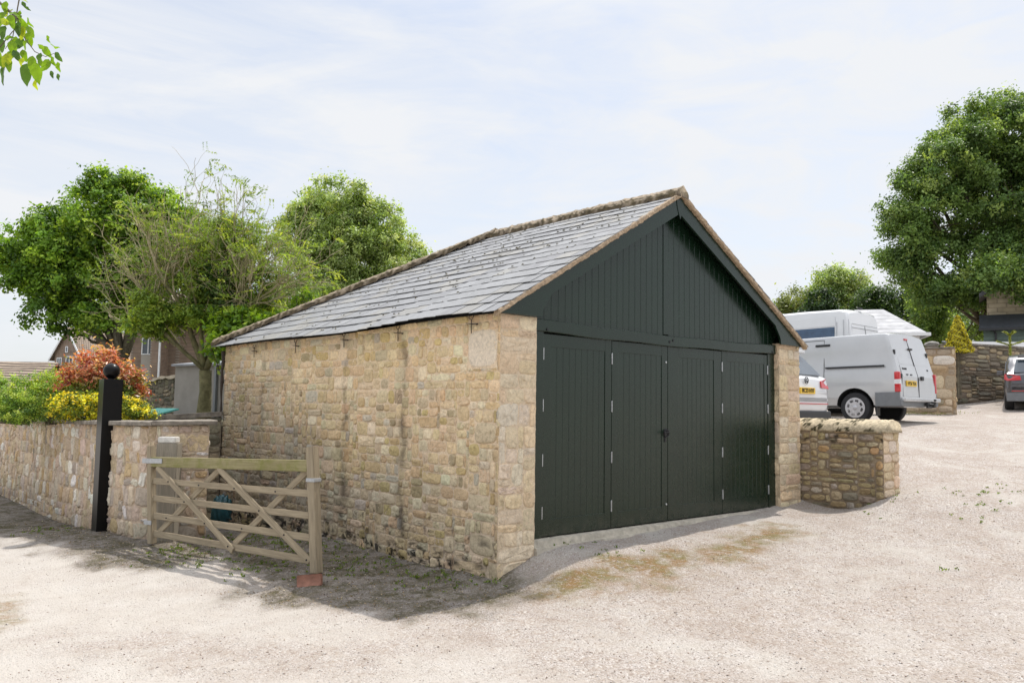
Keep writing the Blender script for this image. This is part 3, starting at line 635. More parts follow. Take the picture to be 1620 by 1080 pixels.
# tie beam, slightly sagging
V, F = [], []; nb = 24
for i in range(nb+1):
    x = -.25+(4.595+.25)*i/nb; s = -.028*math.sin(math.pi*i/nb)+.006*math.sin(i*.9)
    for (y, z) in ((-.052, 2.165), (-.058, 2.172), (-.058, 2.288), (-.052, 2.295), (.02, 2.297), (.02, 2.165)): V.append((x, y, z+s))
for i in range(nb):
    for k in range(6): F.append((i*6+k, (i+1)*6+k, (i+1)*6+(k+1) % 6, i*6+(k+1) % 6))
F += [tuple(range(6)), tuple(range(nb*6, nb*6+6))[::-1]]
beam = autosmooth(meshobj('tie_beam', np.array(V), F, M['green'], garage))
for x in (.02, 2.13, 2.2, 4.5): MB().lathe([(.014, -.066), (.016, -.06), (.016, -.05)], (x, 0, 2.19+(.02 if x == 2.2 else 0)), 'Y', 10).build('bolt', M['black_iron'], beam)
jb = MB(); jb.bbox(-.25, -.008, -.035, .03, -.03, 2.17, .004); jb.build('door_jamb', M['green'], garage)
jb = MB(); jb.bbox(4.418, 4.594, -.030, .03, -.03, 2.165, .004); jb.build('door_jamb', M['green'], garage)
# four folding leaves
LX = [(0.0, 1.094), (1.100, 2.134), (2.141, 3.294), (3.300, 4.412)]; PX = [(.115, .985), (1.215, 2.02), (2.36, 3.115), (3.405, 4.335)]
PZ = (.180, 2.010)
for i, ((a, b), (pa, pb)) in enumerate(zip(LX, PX)):
    leaf = MB(); y0, y1 = -.022, .022; zt = 2.150-.012*math.sin(math.pi*(a+b)/2/4.4)
    leaf.bbox(a+.001, pa, y0, y1, .004, zt, .003); leaf.bbox(pb, b-.001, y0, y1, .004, zt, .003)
    leaf.bbox(pa, pb, y0+.0005, y1, .004, PZ[0], .003); leaf.bbox(pa, pb, y0+.0005, y1, PZ[1], zt, .003)
    lf = leaf.build('door_leaf', M['green'], garage)
    pn = MB(); boards(pn, pa, pb, PZ[0], PZ[1], -.0155, .098, .005, .02); pn.build('boarded_panel', M['green_board'], lf)
hx = [(0, 0), (1, 1.097), (2, 3.297), (3, 4.415)]
leaves = [o for o in garage.children if o.name.startswith('door_leaf')]
hg = None
for i, x in hx:
    for z in (1.93, 1.38, .80, .25):
        if hg is None:
            h_ = MB(); h_.lathe([(.004, -.065), (.0055, -.06), (.0055, .06), (.004, .065)], (x, -.030, z), 'Z', 10); h_.box(x-.008, x+.008, -.0245, -.0225, z-.06, z+.06)
            hg = h_.build('hinge', M['steel'], leaves[i]); base_h = (x, z)
        else:
            o = hg.copy(); COL.objects.link(o); o.parent = leaves[i]; o.location = (x-base_h[0], 0, z-base_h[1])
# ring handle, escutcheon, small bolts
h_ = MB(); h_.lathe([(.045, -.006), (.048, -.003), (.048, .001)], (2.095, -.024, 1.075), 'Y', 18); h_.bbox(2.066, 2.100, -.030, -.0225, .955, 1.03, .003)
ring = [(2.095+.045*math.cos(q), -.040-.006*math.sin(q), 1.060+.045*math.sin(q)) for q in np.linspace(0, 2*math.pi, 20)]
h_.tube(ring, .006, 7, False); h_.tube([(2.095, -.024, 1.08), (2.09, -.075, 1.078), (2.04, -.085, 1.075)], .008, 8); h_.tube([(2.04, -.085, 1.075), (1.985, -.083, 1.083)], [.008, .005], 8)
h_.build('ring_handle', M['black_iron'], leaves[1])
for x, z in ((2.10, 1.935), (2.105, .20)):
    MB().lathe([(.010, -.009), (.013, -.005), (.013, 0)], (x, -.0225, z), 'Y', 12).build('screw_plate', M['steel'], leaves[1])
MB().bbox(2.128, 2.146, -.027, -.0225, 1.02, 1.10, .002).build('lock_plate', M['rust_iron'], leaves[1])
# threshold
mb = MB(); r = np.random.default_rng(8); nb = 60; V, F = [], []
for i in range(nb+1):
    x = -.17+(4.6+.17)*i/nb; s = (i/nb)*.035
    zz = [(.03, -.012), (-.040, -.012), (-.085+r.normal(0, .004), -.020), (-.098+r.normal(0, .004), -.085+s), (-.128+r.normal(0, .005), -.090+s), (-.140+r.normal(0, .006), -.16+s*.7), (-.14, -.3), (.03, -.3)]
    for (y, z) in zz: V.append((x, y, z+r.normal(0, .002)))
for i in range(nb):
    for k in range(8): F.append((i*8+k, (i+1)*8+k, (i+1)*8+(k+1) % 8, i*8+(k+1) % 8))
F += [tuple(range(8)), tuple(range(nb*8, nb*8+8))[::-1]]
meshobj('threshold', np.array(V), F, M['sill'], garage, False)
# iron gutter brackets below the eave
bk = None
for k, y in enumerate((.33, 1.70, 2.94, 4.27, 5.63)):
    z = 2.235-.0135*y
    b = MB(); x = XL-.035
    b.tube([(x, y, z-.11), (x-.003, y, z+.0), (x, y, z+.035)], .005, 6); b.tube([(x-.006, y-.10, z-.022), (x-.006, y+.085, z-.002)], .0045, 6)
    b.tube([(x, y-.04, z+.075), (x-.01, y-.03, z+.045), (x, y, z+.028), (x-.01, y+.03, z+.05), (x, y+.038, z+.08)], .005, 6); b.tube([(XL+.01, y, z-.012), (x, y, z-.012)], .006, 6)
    b.lathe([(.009, -.01), (.009, .01)], (x-.006, y-.10, z-.022), 'Y', 8)
    b.build('gutter_bracket', M['rust_iron'], garage)
# ragged iron downpipe remains at the back corner
r = np.random.default_rng(4); P = [(XL-.03+r.normal(0, .006), YB+.02+r.normal(0, .008), 2.2-.16*i) for i in range(9)]
MB().tube(P, [.035, .03, .018, .03, .02, .012, .02, .012, .006], 8).build('pipe_remains', M['rust_iron'], garage)

# stub wall by the right pier
stub = thing('stub_wall', 'low stone wall with rounded mossy coping beside the right garage pier', 'wall', (5.42, -.6, 0))
SB = [((.46,.36,.20),4),((.52,.42,.27),3),((.40,.31,.17),2),((.38,.30,.23),2),((.57,.50,.40),1),((.30,.26,.19),1),((.50,.33,.17),1)]
def dirt_s(u, v, st): b = vnoise(u*1.2, v*2, 9, 3); return (1-.85*sstep(.45, .8, b)*sstep(1.15, 1.32, v)*(1-sstep(1.36, 1.40, v)))[:, None]*np.ones(3)*(1-.25*(1-sstep(.25, .7, v)))[:, None]
sw1, sg1 = stonework('wall_stones', 1.36, 1.44, planemap((5.20, .06, -.35), (0, -1, 0), (-1, 0, 0)), stub, SB, 31, .06, .035, ws=(2,3,3,4,5), hs=(2,2,3,3,4), gap=.013, depth=.022, mort=(.33,.26,.18), dirt=dirt_s, round_=3.4, jit=.14, rough=.005)
sw2, sg2 = stonework('wall_stones', .47, 1.44, planemap((5.20, -1.30, -.35), (1, 0, 0), (0, -1, 0)), stub, QUO, 32, .08, .06, ws=(2,3,3,4), hs=(2,2,3), gap=.008, depth=.014, mort=(.50,.38,.25), round_=4)
sw3, sg3 = stonework('wall_stones', 1.36, 1.44, planemap((5.67, -1.30, -.35), (0, 1, 0), (1, 0, 0)), stub, SB, 33, .06, .045, gap=.012, depth=.02, mort=(.36,.29,.2))
co = MB(); co.box(5.215, 5.655, -1.285, .06, -.4, 1.085); mortar_of('wall_body', [sg1, sg2, sg3], stub, co)
r = np.random.default_rng(5); V, F, C = [], [], []; nb, K = 70, 21; mcs = [(r.uniform(-1.15, .05), r.uniform(.1, 3.0), r.uniform(.025, .075)) for _ in range(48)]
for i in range(nb+1):
    y = .05-1.40*i/nb; jt = (i % 22 == 0)
    for k in range(K):
        a = math.pi*k/(K-1); rr = .255*(1-.02*jt)+r.normal(0, .004); x = 5.435-rr*math.cos(a); z = 1.075+.70*rr*math.sin(a)*(1.0)+(-.01 if jt else 0)
        V.append((x, y+r.normal(0, .003), z)); mo = min(math.hypot(y-q0_, (a-q1_)*.25)/q2_ for q0_, q1_, q2_ in mcs) < 1
        C.append(np.array((.055, .047, .022))*r.uniform(.7, 1.6) if (mo and r.random() < .72) else np.array((.50, .42, .29))*r.uniform(.85, 1.15))
for i in range(nb):
    for k in range(K-1): F.append((i*K+k, i*K+k+1, (i+1)*K+k+1, (i+1)*K+k))
F += [tuple(range(K))[::-1], tuple(range(nb*K, nb*K+K))]+[(i*K, (i+1)*K, (i+1)*K+K-1, i*K+K-1) for i in range(nb)]
meshobj('coping', np.array(V), F, M['ridge'], stub, True, np.array(C))

# ---------------------------------------------------------------- garden wall, terrace behind it
WP = np.array([(-1.74,4.62),(-2.30,4.70),(-2.53,4.92),(-2.64,5.45),(-2.72,7.2),(-2.92,11.4),(-3.25,17.),(-3.5,22.)])
def resample(P, step=.05):
    # round the corners, then equal steps
    Q = [P[0]]
    for a, b, c in zip(P[:-2], P[1:-1], P[2:]):
        for t_ in (.25, .5, .75):
            pa, pc = b+(a-b)*min(.5, .12/np.linalg.norm(a-b)), b+(c-b)*min(.5, .12/np.linalg.norm(c-b)); Q.append((1-t_)**2*pa+2*t_*(1-t_)*b+t_**2*pc)
    Q.append(P[-1]); Q = np.array(Q); L = np.r_[0, np.cumsum(np.hypot(*np.diff(Q, axis=0).T))]
    s = np.arange(0, L[-1], step); return np.c_[np.interp(s, L, Q[:, 0]), np.interp(s, L, Q[:, 1])], s
def pathmap(P, side, z0, step=.05):
    C_, S_ = resample(P, step); T = np.gradient(C_, axis=0); T /= np.hypot(T[:, 0], T[:, 1])[:, None]; Nn = np.c_[-T[:, 1], T[:, 0]]*side
    def f(u, v, d):
        x = np.interp(u, S_, C_[:, 0]); y = np.interp(u, S_, C_[:, 1]); a = np.interp(u, S_, Nn[:, 0]); b = np.interp(u, S_, Nn[:, 1]); l = np.hypot(a, b)
        return np.stack([x+a/l*d, y+b/l*d, z0+v], -1)
    return f, S_[-1]
gw = thing('garden_wall', 'long low rubble stone garden wall with thin slab coping running along the lane behind the black post', 'wall', (-2.6, 6, -.4))
wf, wl = pathmap(WP, 1, -.75)
t0 = wf(np.array([.5]), np.array([0.]), np.array([.1]))[0]
if t0[1] > 4.66: wf, wl = pathmap(WP, -1, -.75)
PINK = [((.60,.47,.33),4),((.63,.53,.40),3),((.67,.59,.49),2),((.52,.40,.27),2.2),((.55,.40,.23),1.2),((.47,.40,.33),1.6),((.74,.69,.62),1),((.58,.46,.37),2)]
wtop = lambda u: 1.80-.0125*np.maximum(0, u)
def dirt_w(u, v, st): return (1-.25*(1-sstep(.3, .8, v+.15*vnoise(u, v, 2, 3))))[:, None]*(1-.10*sstep(1.55, 1.8, v))[:, None]*np.ones(3)
w1, g1_ = stonework('wall_stones', wl, 1.80, wf, gw, PINK, 41, .055, .05, ws=(1,2,2,2,3,3,4), hs=(2,3,3,4,4,5), gap=.009, depth=.014, mort=(.56,.44,.33), dirt=dirt_w, top=wtop, round_=3.9, jit=.24, rough=.005, skew=1.3,
    fixed=[(.0, .25, 1.45, 1.72), (.25, .62, 1.48, 1.72), (.0, .45, 1.2, 1.38), (.0, .22, .85, 1.1), (.26, .66, .6, .9), (.1, .5, .25, .5)], fixcol=[(.64,.50,.31), (.66,.53,.35), (.58,.48,.36), (.62,.49,.32), (.50,.43,.34), (.48,.41,.33)])
ef = planemap((WP[0][0], WP[0][1], -.75), (.0, 1, 0), (1, 0, 0))
w2, g2_ = stonework('wall_stones', .34, 1.80, ef, gw, PINK, 42, .08, .08, ws=(2,3,4), hs=(2,3), gap=.014, depth=.02, mort=(.33,.25,.18), top=lambda u: 1.80+0*u, round_=3)
# back face and body
nb_ = int(wl/.2); us = np.linspace(0, wl-.01, nb_); fr = wf(us, us*0-.0, us*0-.02); bk_ = wf(us, us*0, us*0-.34)
V = []; F = []
for i in range(nb_):
    tz = -.75+float(wtop(us[i]))-.01
    V += [(fr[i][0], fr[i][1], -.8), (bk_[i][0], bk_[i][1], -.8), (bk_[i][0], bk_[i][1], tz), (fr[i][0], fr[i][1], tz)]
for i in range(nb_-1):
    for k in range(4): F.append((i*4+k, i*4+(k+1) % 4, i*4+4+(k+1) % 4, i*4+4+k))
F += [(0, 1, 2, 3), tuple(range(nb_*4-4, nb_*4))[::-1]]
e = MB(); e.V, e.F = V, F; mortar_of('wall_body', [g1_, g2_], gw, e)
# coping slabs
V, F = [], []; r = np.random.default_rng(6); u = -.06; mb = MB()
while u < wl-.8:
    L_ = r.uniform(.55, .95); a, b = u+.004, min(u+L_, wl-.02)-.004; k = max(2, int((b-a)/.12)); zj = r.normal(0, .004)
    for i in range(k+1):
        uu = max(a+(b-a)*i/k, -.06); q = wf(np.array([max(uu, 0)]), np.array([0.]), np.array([0.]))[0]; q2 = wf(np.array([max(uu, 0)]), np.array([0.]), np.array([1.]))[0]; nrm_ = (q2-q); z = -.75+float(wtop(np.array([max(uu, 0)]))[0])+zj
        ex = np.array([.09*(uu < 0), 0, 0]) if uu < 0 else np.zeros(3)
        base = len(mb.V)
        for (d, h) in ((.055, .002), (.062, .012), (.062, .052), (.05, .062), (-.36, .066), (-.38, .055), (-.38, .002)):
            w_ = q+nrm_*d+ex; mb.V.append((w_[0], w_[1], z+h+r.normal(0, .0015)))
        if i:
            for c_ in range(7): mb.F.append((base-7+c_, base-7+(c_+1) % 7, base+(c_+1) % 7, base+c_)); mb.M.append(0)
        if i in (0, k): mb.F.append(tuple(range(base, base+7))); mb.M.append(0)
    u += L_
mb.build('coping', M['conc'], gw)
# return wall from the garage's back corner
rw = thing('return_wall', 'short retaining wall with thick sloping slab coping joining the garage back corner', 'wall', (-1.5, 7, 0))
rf, rl = pathmap(np.array([(-.70, 6.78), (-2.40, 7.6)]), 1, -.8)
q0 = rf(np.array([.5]), np.array([0.]), np.array([.5]))[0]
if q0[1] > 6.9: rf, rl = pathmap(np.array([(-.70, 6.78), (-2.40, 7.6)]), -1, -.8)
s1_, g3_ = stonework('wall_stones', rl, 1.95, rf, rw, [((.30,.26,.18),3),((.24,.22,.16),3),((.36,.29,.19),2),((.2,.19,.14),2)], 51, .06, .05, gap=.012, depth=.02, mort=(.22,.18,.13), top=lambda u: 1.93-.075*u)
mortar_of('wall_body', [g3_], rw)
a, b = rf(np.array([0., rl]), np.array([0., 0.]), np.array([.05, .05])); c_, d_ = rf(np.array([0., rl]), np.array([0., 0.]), np.array([-.35, -.35]))
mb = MB(); za, zb2 = 1.135, 1.01
mb.add([(a[0]+.0, a[1], za), (b[0], b[1], zb2), (d_[0], d_[1], zb2), (c_[0], c_[1], za), (a[0], a[1], za+.075), (b[0], b[1], zb2+.06), (d_[0], d_[1], zb2+.06), (c_[0], c_[1], za+.075)], [(0,3,2,1),(4,5,6,7),(0,1,5,4),(1,2,6,5),(2,3,7,6),(3,0,4,7)])
mb.build('coping', M['conc'], rw)
# raised garden ground
inner = [tuple(q[:2]) for q in bk_[::4]]
poly = [(-.70, 7.0), (-2.05, 7.55)]+[q for q in inner if q[1] > 7.7]+[(-3.0, 60), (25, 75), (14, 20), (6.5, 8.5), (5.3, 7.2)]
bm = bmesh.new(); vs_ = [bm.verts.new((x, y, .97)) for x, y in poly]; bm.faces.new(vs_); bmesh.ops.triangulate(bm, faces=bm.faces[:])
mb = MB(); mb.bm(bm); M['lawn'] = plain('garden_soil_and_grass', (.05, .06, .025), .95, .5, 5, bmp=.8, bscale=40, alt=(.12, .11, .06))
tag(mb.build('garden_ground', M['lawn']), kind='structure')

# ---------------------------------------------------------------- timber field gate
H0 = np.array([-2.49, 4.30]); L0 = np.array([-1.73, 1.42]); gd = (L0-H0)/np.hypot(*(L0-H0)); gn = np.array([gd[1], -gd[0]])
if gn @ (CAM[:2]-H0) < 0: gn = -gn       # towards the lane
def G(s, z, d=0.):
    sh = -.095*(z+.4); q = H0+gd*(s+sh)+gn*d; return np.array([q[0], q[1], z])
gate = thing('field_gate', 'weathered five bar timber field gate standing open in front of the garage wall', 'gate', tuple(G(1.45, -.42)))
def bar(name, a, b, hw, th, d, mat, par=gate, bev=.006):
    """bar between two (s,z) points, hw half width in the gate plane, th half thickness"""
    A, B = G(a[0], a[1], d), G(b[0], b[1], d); ax = (B-A)/2; up = np.cross(ax, np.array([gn[0], gn[1], 0])); up = up/np.linalg.norm(up)*hw
    mb = MB(); mb.obox((A+B)/2, ax, up, np.array([gn[0], gn[1], 0])*th, bev)
    o = mb.build(name, mat, par)
    # local x along the bar for the grain
    M4 = Matrix((tuple(ax/np.linalg.norm(ax)), tuple(up/np.linalg.norm(up)), tuple(np.array([gn[0], gn[1], 0])))).transposed().to_4x4(); M4.translation = Vector(((A+B)/2)-np.array(par.location))
    o.data.transform(M4.inverted()); o.matrix_local = M4; return autosmooth(o)
bar('hanging_stile', (-.055, -.40), (-.055, .80), .045, .038, 0, M['gate'])
bar('latch_stile', (2.865, -.40), (2.865, .905), .055, .045, 0, M['gate'])
bar('top_rail', (-.10, .60), (2.81, .700), .060, .036, 0, M['gate_top'])
for (z0_, z1_, h_) in ((.370, .408, .036), (.157, .180, .036), (-.055, -.048, .038), (-.272, -.282, .038)):
    bar('rail', (-.01, z0_), (2.81, z1_), h_, .012, 0, M['gate'])
bar('brace', (.10, .55), (1.545, -.315), .040, .011, .024, M['gate']); bar('brace', (1.30, .60), (2.80, -.29), .040, .011, .024, M['gate'])
bar('brace', (1.29, .60), (.05, -.26), .038, .011, -.024, M['gate']); bar('brace', (2.77, .66), (1.50, -.25), .038, .011, -.024, M['gate'])
mb = MB()
for (s, z) in ((.345, .385),(.66, .165),(1.05, -.052),(1.47, -.27),(.95, .38),(.30, -.055),(1.60, .385),(2.02, .172),(2.42, -.05),(2.76, -.275),(2.30, .40),(1.72, -.05)):
    q = G(s, z, .038); MB().tube([q-np.array([gn[0], gn[1], 0])*.004, q+np.array([gn[0], gn[1], 0])*.005], .009, 8).build('bolt', M['black_iron'], gate)
bar('hinge_strap', (-.185, .612), (.235, .628), .030, .004, .043, M['zinc'])
bar('hinge_strap', (-.16, -.145), (.0, -.14), .026, .004, .043, M['zinc'])
bar('latch_band', (2.80, .555), (2.935, .560), .020, .052, 0, M['zinc'])
# gatepost behind the hanging end
gpost = thing('gatepost', 'square grey timber gatepost with weathered white cap behind the gate hinge', 'post', (-2.30, 4.40, -.45))
pv = at(261, 860, 10.5); px_, py_ = pv[0], pv[1]
gpost.location = (px_, py_, -.5)
mb = MB(); ang = math.atan2(gd[1], gd[0]); ca, sa = math.cos(ang), math.sin(ang)
A1, A2 = np.array([ca, sa, 0])*.10, np.array([-sa, ca, 0])*.10
A1, A2 = np.array([.748, -.663, 0])*.135, np.array([.663, .748, 0])*.085
mb.obox((px_, py_, .17), A1, A2, (0, 0, .66), .008); mb.build('shaft', M['post'], gpost)
mb = MB(); mb.obox((px_-.01, py_+.005, .87), A1*.86, A2*.9, (0, 0, .038), .01); mb.build('cap', plain('lichen_white_cap', (.62, .60, .56), .9, .2, 20, bmp=.8), gpost)
# tall black post with ball
bp = thing('black_gatepost', 'tall square glossy black gatepost topped with a ball', 'post', (-2.66, 5.80, -.42))
mb = MB(); mb.bbox(-2.795, -2.545, 5.70, 5.94, -.6, 1.655, .006)
mb.build('shaft', M['black_gloss'], bp)
mb = MB(); prof = [(.045, -.02), (.045, .012), (.055, .018)]+[(.108*math.sin(q), .118-.108*math.cos(q)) for q in np.linspace(.55, math.pi-.02, 18)]
mb.lathe(prof, (-2.672, 5.82, 1.655), 'Z', 32); autosmooth(mb.build('ball', M['black_gloss'], bp), 50)
# terracotta brick leaning at the latch post
br = thing('loose_brick', 'red terracotta brick with a frog lying on edge at the foot of the gate', 'brick', (-2.05, 1.1, -.43))
c0 = min((at(490, 918, D_) for D_ in np.arange(7.2, 9.2, .02)), key=lambda q: abs(q[2]-g1(q[0], q[1])-.045)); br.location = (c0[0], c0[1], c0[2]-.05)
fw = np.array([.70, -.70, .0]); fw = CR*1.0; fw = np.array([fw[0], fw[1], .10]); fw /= np.linalg.norm(fw); nn2 = np.array([-CF[0], -CF[1], .25]); nn2 -= fw*(nn2@fw); nn2 /= np.linalg.norm(nn2); up2 = np.cross(nn2, fw); up2 = up2 if up2[2] > 0 else -up2
bm = bmesh.new(); bmesh.ops.create_cube(bm, size=1)
for v in bm.verts: v.co = (v.co.x*.245, v.co.y*.12, v.co.z*.07)
ft = max(bm.faces, key=lambda f: f.normal.z); q = bmesh.ops.inset_individual(bm, faces=[ft], thickness=.026)
for v in ft.verts: v.co.z -= .015; v.co.x *= .95
bmesh.ops.bevel(bm, geom=bm.edges[:], offset=.006, segments=2, affect='EDGES')
mb = MB(); mb.bm(bm, Matrix((tuple(fw)+(c0[0],), tuple(up2)+(c0[1],), tuple(nn2)+(c0[2],), (0, 0, 0, 1))) if False else Matrix(((fw[0], up2[0], nn2[0], c0[0]), (fw[1], up2[1], nn2[1], c0[1]), (fw[2], up2[2], nn2[2], c0[2]), (0, 0, 0, 1))))
autosmooth(mb.build('body', M['brick_red'], br), 50)
# crumpled teal sheet in the recess
tb = MB(); bm = bmesh.new(); bmesh.ops.create_icosphere(bm, subdivisions=4, radius=1); r = np.random.default_rng(2); cB = at(350, 806, 12.0)
for v in bm.verts:
    p_ = np.array(v.co); k = 1+.16*math.sin(9*p_[0]+4*p_[2])*math.sin(7*p_[1]-3*p_[2])+.10*math.sin(17*p_[0]-11*p_[1]+5*p_[2])+.05*math.sin(31*p_[2]+13*p_[0])
    p_ = np.sign(p_)*np.abs(p_)**.75*k; v.co = (cB[0]+.13*p_[0]*(1-.15*p_[2]), cB[1]+.11*p_[1], cB[2]+.20*p_[2])
tb.bm(bm); o = tb.build('rubbish_sack', M['teal'], None, True); tag(o, 'crumpled dark teal plastic sack lying behind the gate by the garden wall end', 'sack')

# ---------------------------------------------------------------- foliage
def leaves_mesh(P, Nn, size, cols, r, aspect=1.7, droop=0.):
    """one folded leaf (4 verts, 2 triangles) per point"""
    n = len(P); d = r.normal(0, 1, (n, 3)); d[:, 2] -= droop; d -= Nn*(d*Nn).sum(1)[:, None]*.85; d /= np.linalg.norm(d, axis=1)[:, None]+1e-9
    s = np.cross(Nn, d); s /= np.linalg.norm(s, axis=1)[:, None]+1e-9
    L = size*r.uniform(.7, 1.3, (n, 1)); Wd = L/aspect*.5
    fold = np.cross(d, s)*Wd*r.uniform(-.5, .5, (n, 1))
    V = np.stack([P-d*L*.5, P+s*Wd+fold, P+d*L*.5, P-s*Wd+fold], 1).reshape(-1, 3)
    F = (np.array([(0, 1, 2), (0, 2, 3)])[None]+4*np.arange(n)[:, None, None]).reshape(-1, 3)
    return V, F, np.repeat(cols, 4, 0)
def crown(blobs, nclump, per, leaf, cr, pal, seed, shell=.62, up=.5, aspect=1.7, droop=0., cvar=.30, mass=None, sq=.85):
    r = np.random.default_rng(seed); B = np.array(blobs, float); wgt = (B[:, 3]*B[:, 4]+B[:, 4]*B[:, 5]+B[:, 3]*B[:, 5]); b = r.choice(len(B), nclump, p=wgt/wgt.sum())
    dr = r.normal(0, 1, (nclump, 3)); dr /= np.linalg.norm(dr, axis=1)[:, None]; rad = shell+(1.06-shell)*r.random((nclump, 1))**.6
    rad = rad*(1+.10*np.sin(dr[:, :1]*5+b[:, None])*np.cos(dr[:, 2:]*6+b[:, None]*2))
    C = B[b, :3]+dr*B[b, 3:6]*rad
    out = dr/B[b, 3:6]; out /= np.linalg.norm(out, axis=1)[:, None]
    if mass:      # leaf masses: clumps gather on billows with gaps between them
        nm, mrad = mass; bm_ = r.choice(len(B), nm, p=wgt/wgt.sum()); dm = r.normal(0, 1, (nm, 3)); dm /= np.linalg.norm(dm, axis=1)[:, None]; MC = B[bm_, :3]+dm*B[bm_, 3:6]*r.uniform(.55, 1.0, (nm, 1))
        mi_ = r.choice(nm, nclump); q_ = r.normal(0, 1, (nclump, 3)); q_[:, 2] += .25; q_ /= np.linalg.norm(q_, axis=1)[:, None]; C = MC[mi_]+q_*mrad*np.array([1, 1, .62])*r.uniform(.55, 1.05, (nclump, 1))*r.uniform(.7, 1.3, nm)[mi_][:, None]; out = q_*.8+dm[mi_]*.4; out /= np.linalg.norm(out, axis=1)[:, None]
    cb = 1+r.normal(0, cvar*.6, (nclump, 1)); pc = np.array([q[0] for q in pal]); pw = np.array([q[1] for q in pal], float); cc = pc[r.choice(len(pal), nclump, p=pw/pw.sum())]*cb
    n = nclump*per; P = np.repeat(C, per, 0)+r.normal(0, 1, (n, 3))*cr*np.array([1, 1, sq])*r.uniform(.4, 1.1, (n, 1))
    Nn = np.repeat(out, per, 0)*.7+r.normal(0, .55, (n, 3))+np.array([0, 0, up]); Nn /= np.linalg.norm(Nn, axis=1)[:, None]
    col = np.repeat(cc, per, 0)*(1+r.normal(0, .16, (n, 1))); col = np.clip(col, .004, .8)
    V, F, C4 = leaves_mesh(P, Nn, leaf, col, r, aspect, droop); return V, F, C4, C
def crown_at(px, py, D, specs):
    """blobs placed around a point D metres away; offsets right, up, deep and radii in metres"""
    out = []
    rh = np.array([CR[0], CR[1], 0]); rh /= np.linalg.norm(rh); fh = np.array([CF[0], CF[1], 0]); fh /= np.linalg.norm(fh); c = at(px, py, D)
    for (a, u, d, rr, ru) in specs:
        q = c+rh*a+fh*d+np.array([0, 0, u]); out.append((q[0], q[1], q[2], rr, rr, ru))
    return out
def limbs(mb, base, r0, blobs, seed, split=.35, n=9, clumps=None, ntw=40):
    r = np.random.default_rng(seed); base = np.array(base, float); top = np.mean([b[:3] for b in blobs], 0); fork = base+(top-base)*split; fork[:2] = base[:2]+(top[:2]-base[:2])*split*.5
    mid = (base+fork)/2+np.array([r.normal(0, .04), r.normal(0, .04), 0])*r0*5
    mb.tube([base-np.array([0, 0, .3]), base+np.array([0, 0, .02]), mid, fork], [r0*1.35, r0*1.12, r0*.92, r0*.8], n)
    for i, b in enumerate(blobs):
        e_ = np.array(b[:3]); m1 = fork+(e_-fork)*.4+r.normal(0, .05, 3)*np.linalg.norm(e_-fork)+np.array([0, 0, .06*np.linalg.norm(e_-fork)]); m2 = fork+(e_-fork)*.75+r.normal(0, .05, 3)*np.linalg.norm(e_-fork)
        mb.tube([fork-np.array([0, 0, .1]), m1, m2, e_], [r0*.62, r0*.42, r0*.26, r0*.10], 6)
        for k in range(5):
            d = r.normal(0, 1, 3); d /= np.linalg.norm(d); s = m2+(e_-m2)*r.random(); mb.tube([s, s+d*np.array(b[3:6])*.45+r.normal(0, .08, 3), s+d*np.array(b[3:6])*.9], [r0*.16, r0*.09, r0*.03], 5, False)
    return mb
def tree(name, label, base, r0, blobs, nclump, per, leaf, cr, pal, seed, group=None, bark='bark', split=.35, cat='tree', mat='leaf', part='crown', nl=99, **kw):
    t_ = thing(name, label, cat, tuple(base), 0, group)
    V, F, C, _ = crown(blobs, nclump, per, leaf, cr, pal, seed, **kw); meshobj(part, V, F, M[mat], t_, False, C)
    if r0: limbs(MB(), base, r0, blobs, seed, split).build('trunk', M[bark], t_, True) if False else (lambda mb: mb.build('trunk', M[bark], t_, True))(limbs(MB(), base, r0, blobs[:nl], seed, split))
    return t_
SYC = [((.14,.25,.03),4),((.20,.34,.04),3),((.085,.165,.028),3),((.31,.44,.05),2)]
LIGHT = [((.30,.40,.13),4),((.36,.45,.17),3),((.20,.29,.09),2),((.45,.50,.23),1.8)]
OAK = [((.135,.22,.06),4),((.185,.28,.08),3),((.085,.15,.045),2),((.28,.37,.11),1.6)]
# sycamore on the left
bl = crown_at(160, 430, 30, [(-.4, 1.9, 0, 1.7, 1.4), (-1.9, .9, .2, 1.5, 1.2), (-2.6, -.3, 0, 1.1, .95), (1.3, 2.5, .4, 1.3, .95), (1.8, .8, .8, 1.4, 1.2), (-.9, -.2, .3, 1.5, 1.1), (.7, -.3, .8, 1.5, 1.1), (-1.45, -1.45, 0, .95, .75), (.2, -1.75, .2, .8, .45), (2.4, 1.6, 0.9, 1.1, 1.0), (-3.4, .1, 0, .6, .7), (-.6, -2.3, .2, .55, .3), (.35, 3.1, .2, .7, .5)])
b0 = at(201, 640, 30); tree('sycamore_tree', 'broad dense green sycamore in front of the brick houses, leftmost large tree', (b0[0], b0[1], .9), .22, bl, 2000, 60, .14, .18, SYC, 101, split=.34, mass=(145, .62))
# round pale tree behind the ridge
bl = crown_at(565, 420, 35, [(-.9, 2.2, 0, 1.7, 1.4), (.6, 1.5, 0, 1.7, 1.5), (-2.1, 1.1, .3, 1.6, 1.6), (-.8, .2, 0, 2.1, 1.7), (1.9, .3, 0, 1.5, 1.2), (-2.4, -1.2, .3, 1.5, 1.6), (-.5, -1.6, 0, 2.2, 1.6), (2.6, -.6, 0, 1.15, .9), (3.2, -1.0, .2, .7, .6), (1.4, -1.6, .2, 1.6, 1.3), (-2.2,2.4,.3,1.0,.7)])
b0 = at(560, 640, 35); tree('round_tree', 'rounded pale green tree rising behind the garage ridge', (b0[0], b0[1], .9), .25, bl, 3000, 54, .12, .17, LIGHT, 102, mass=(330, .52))
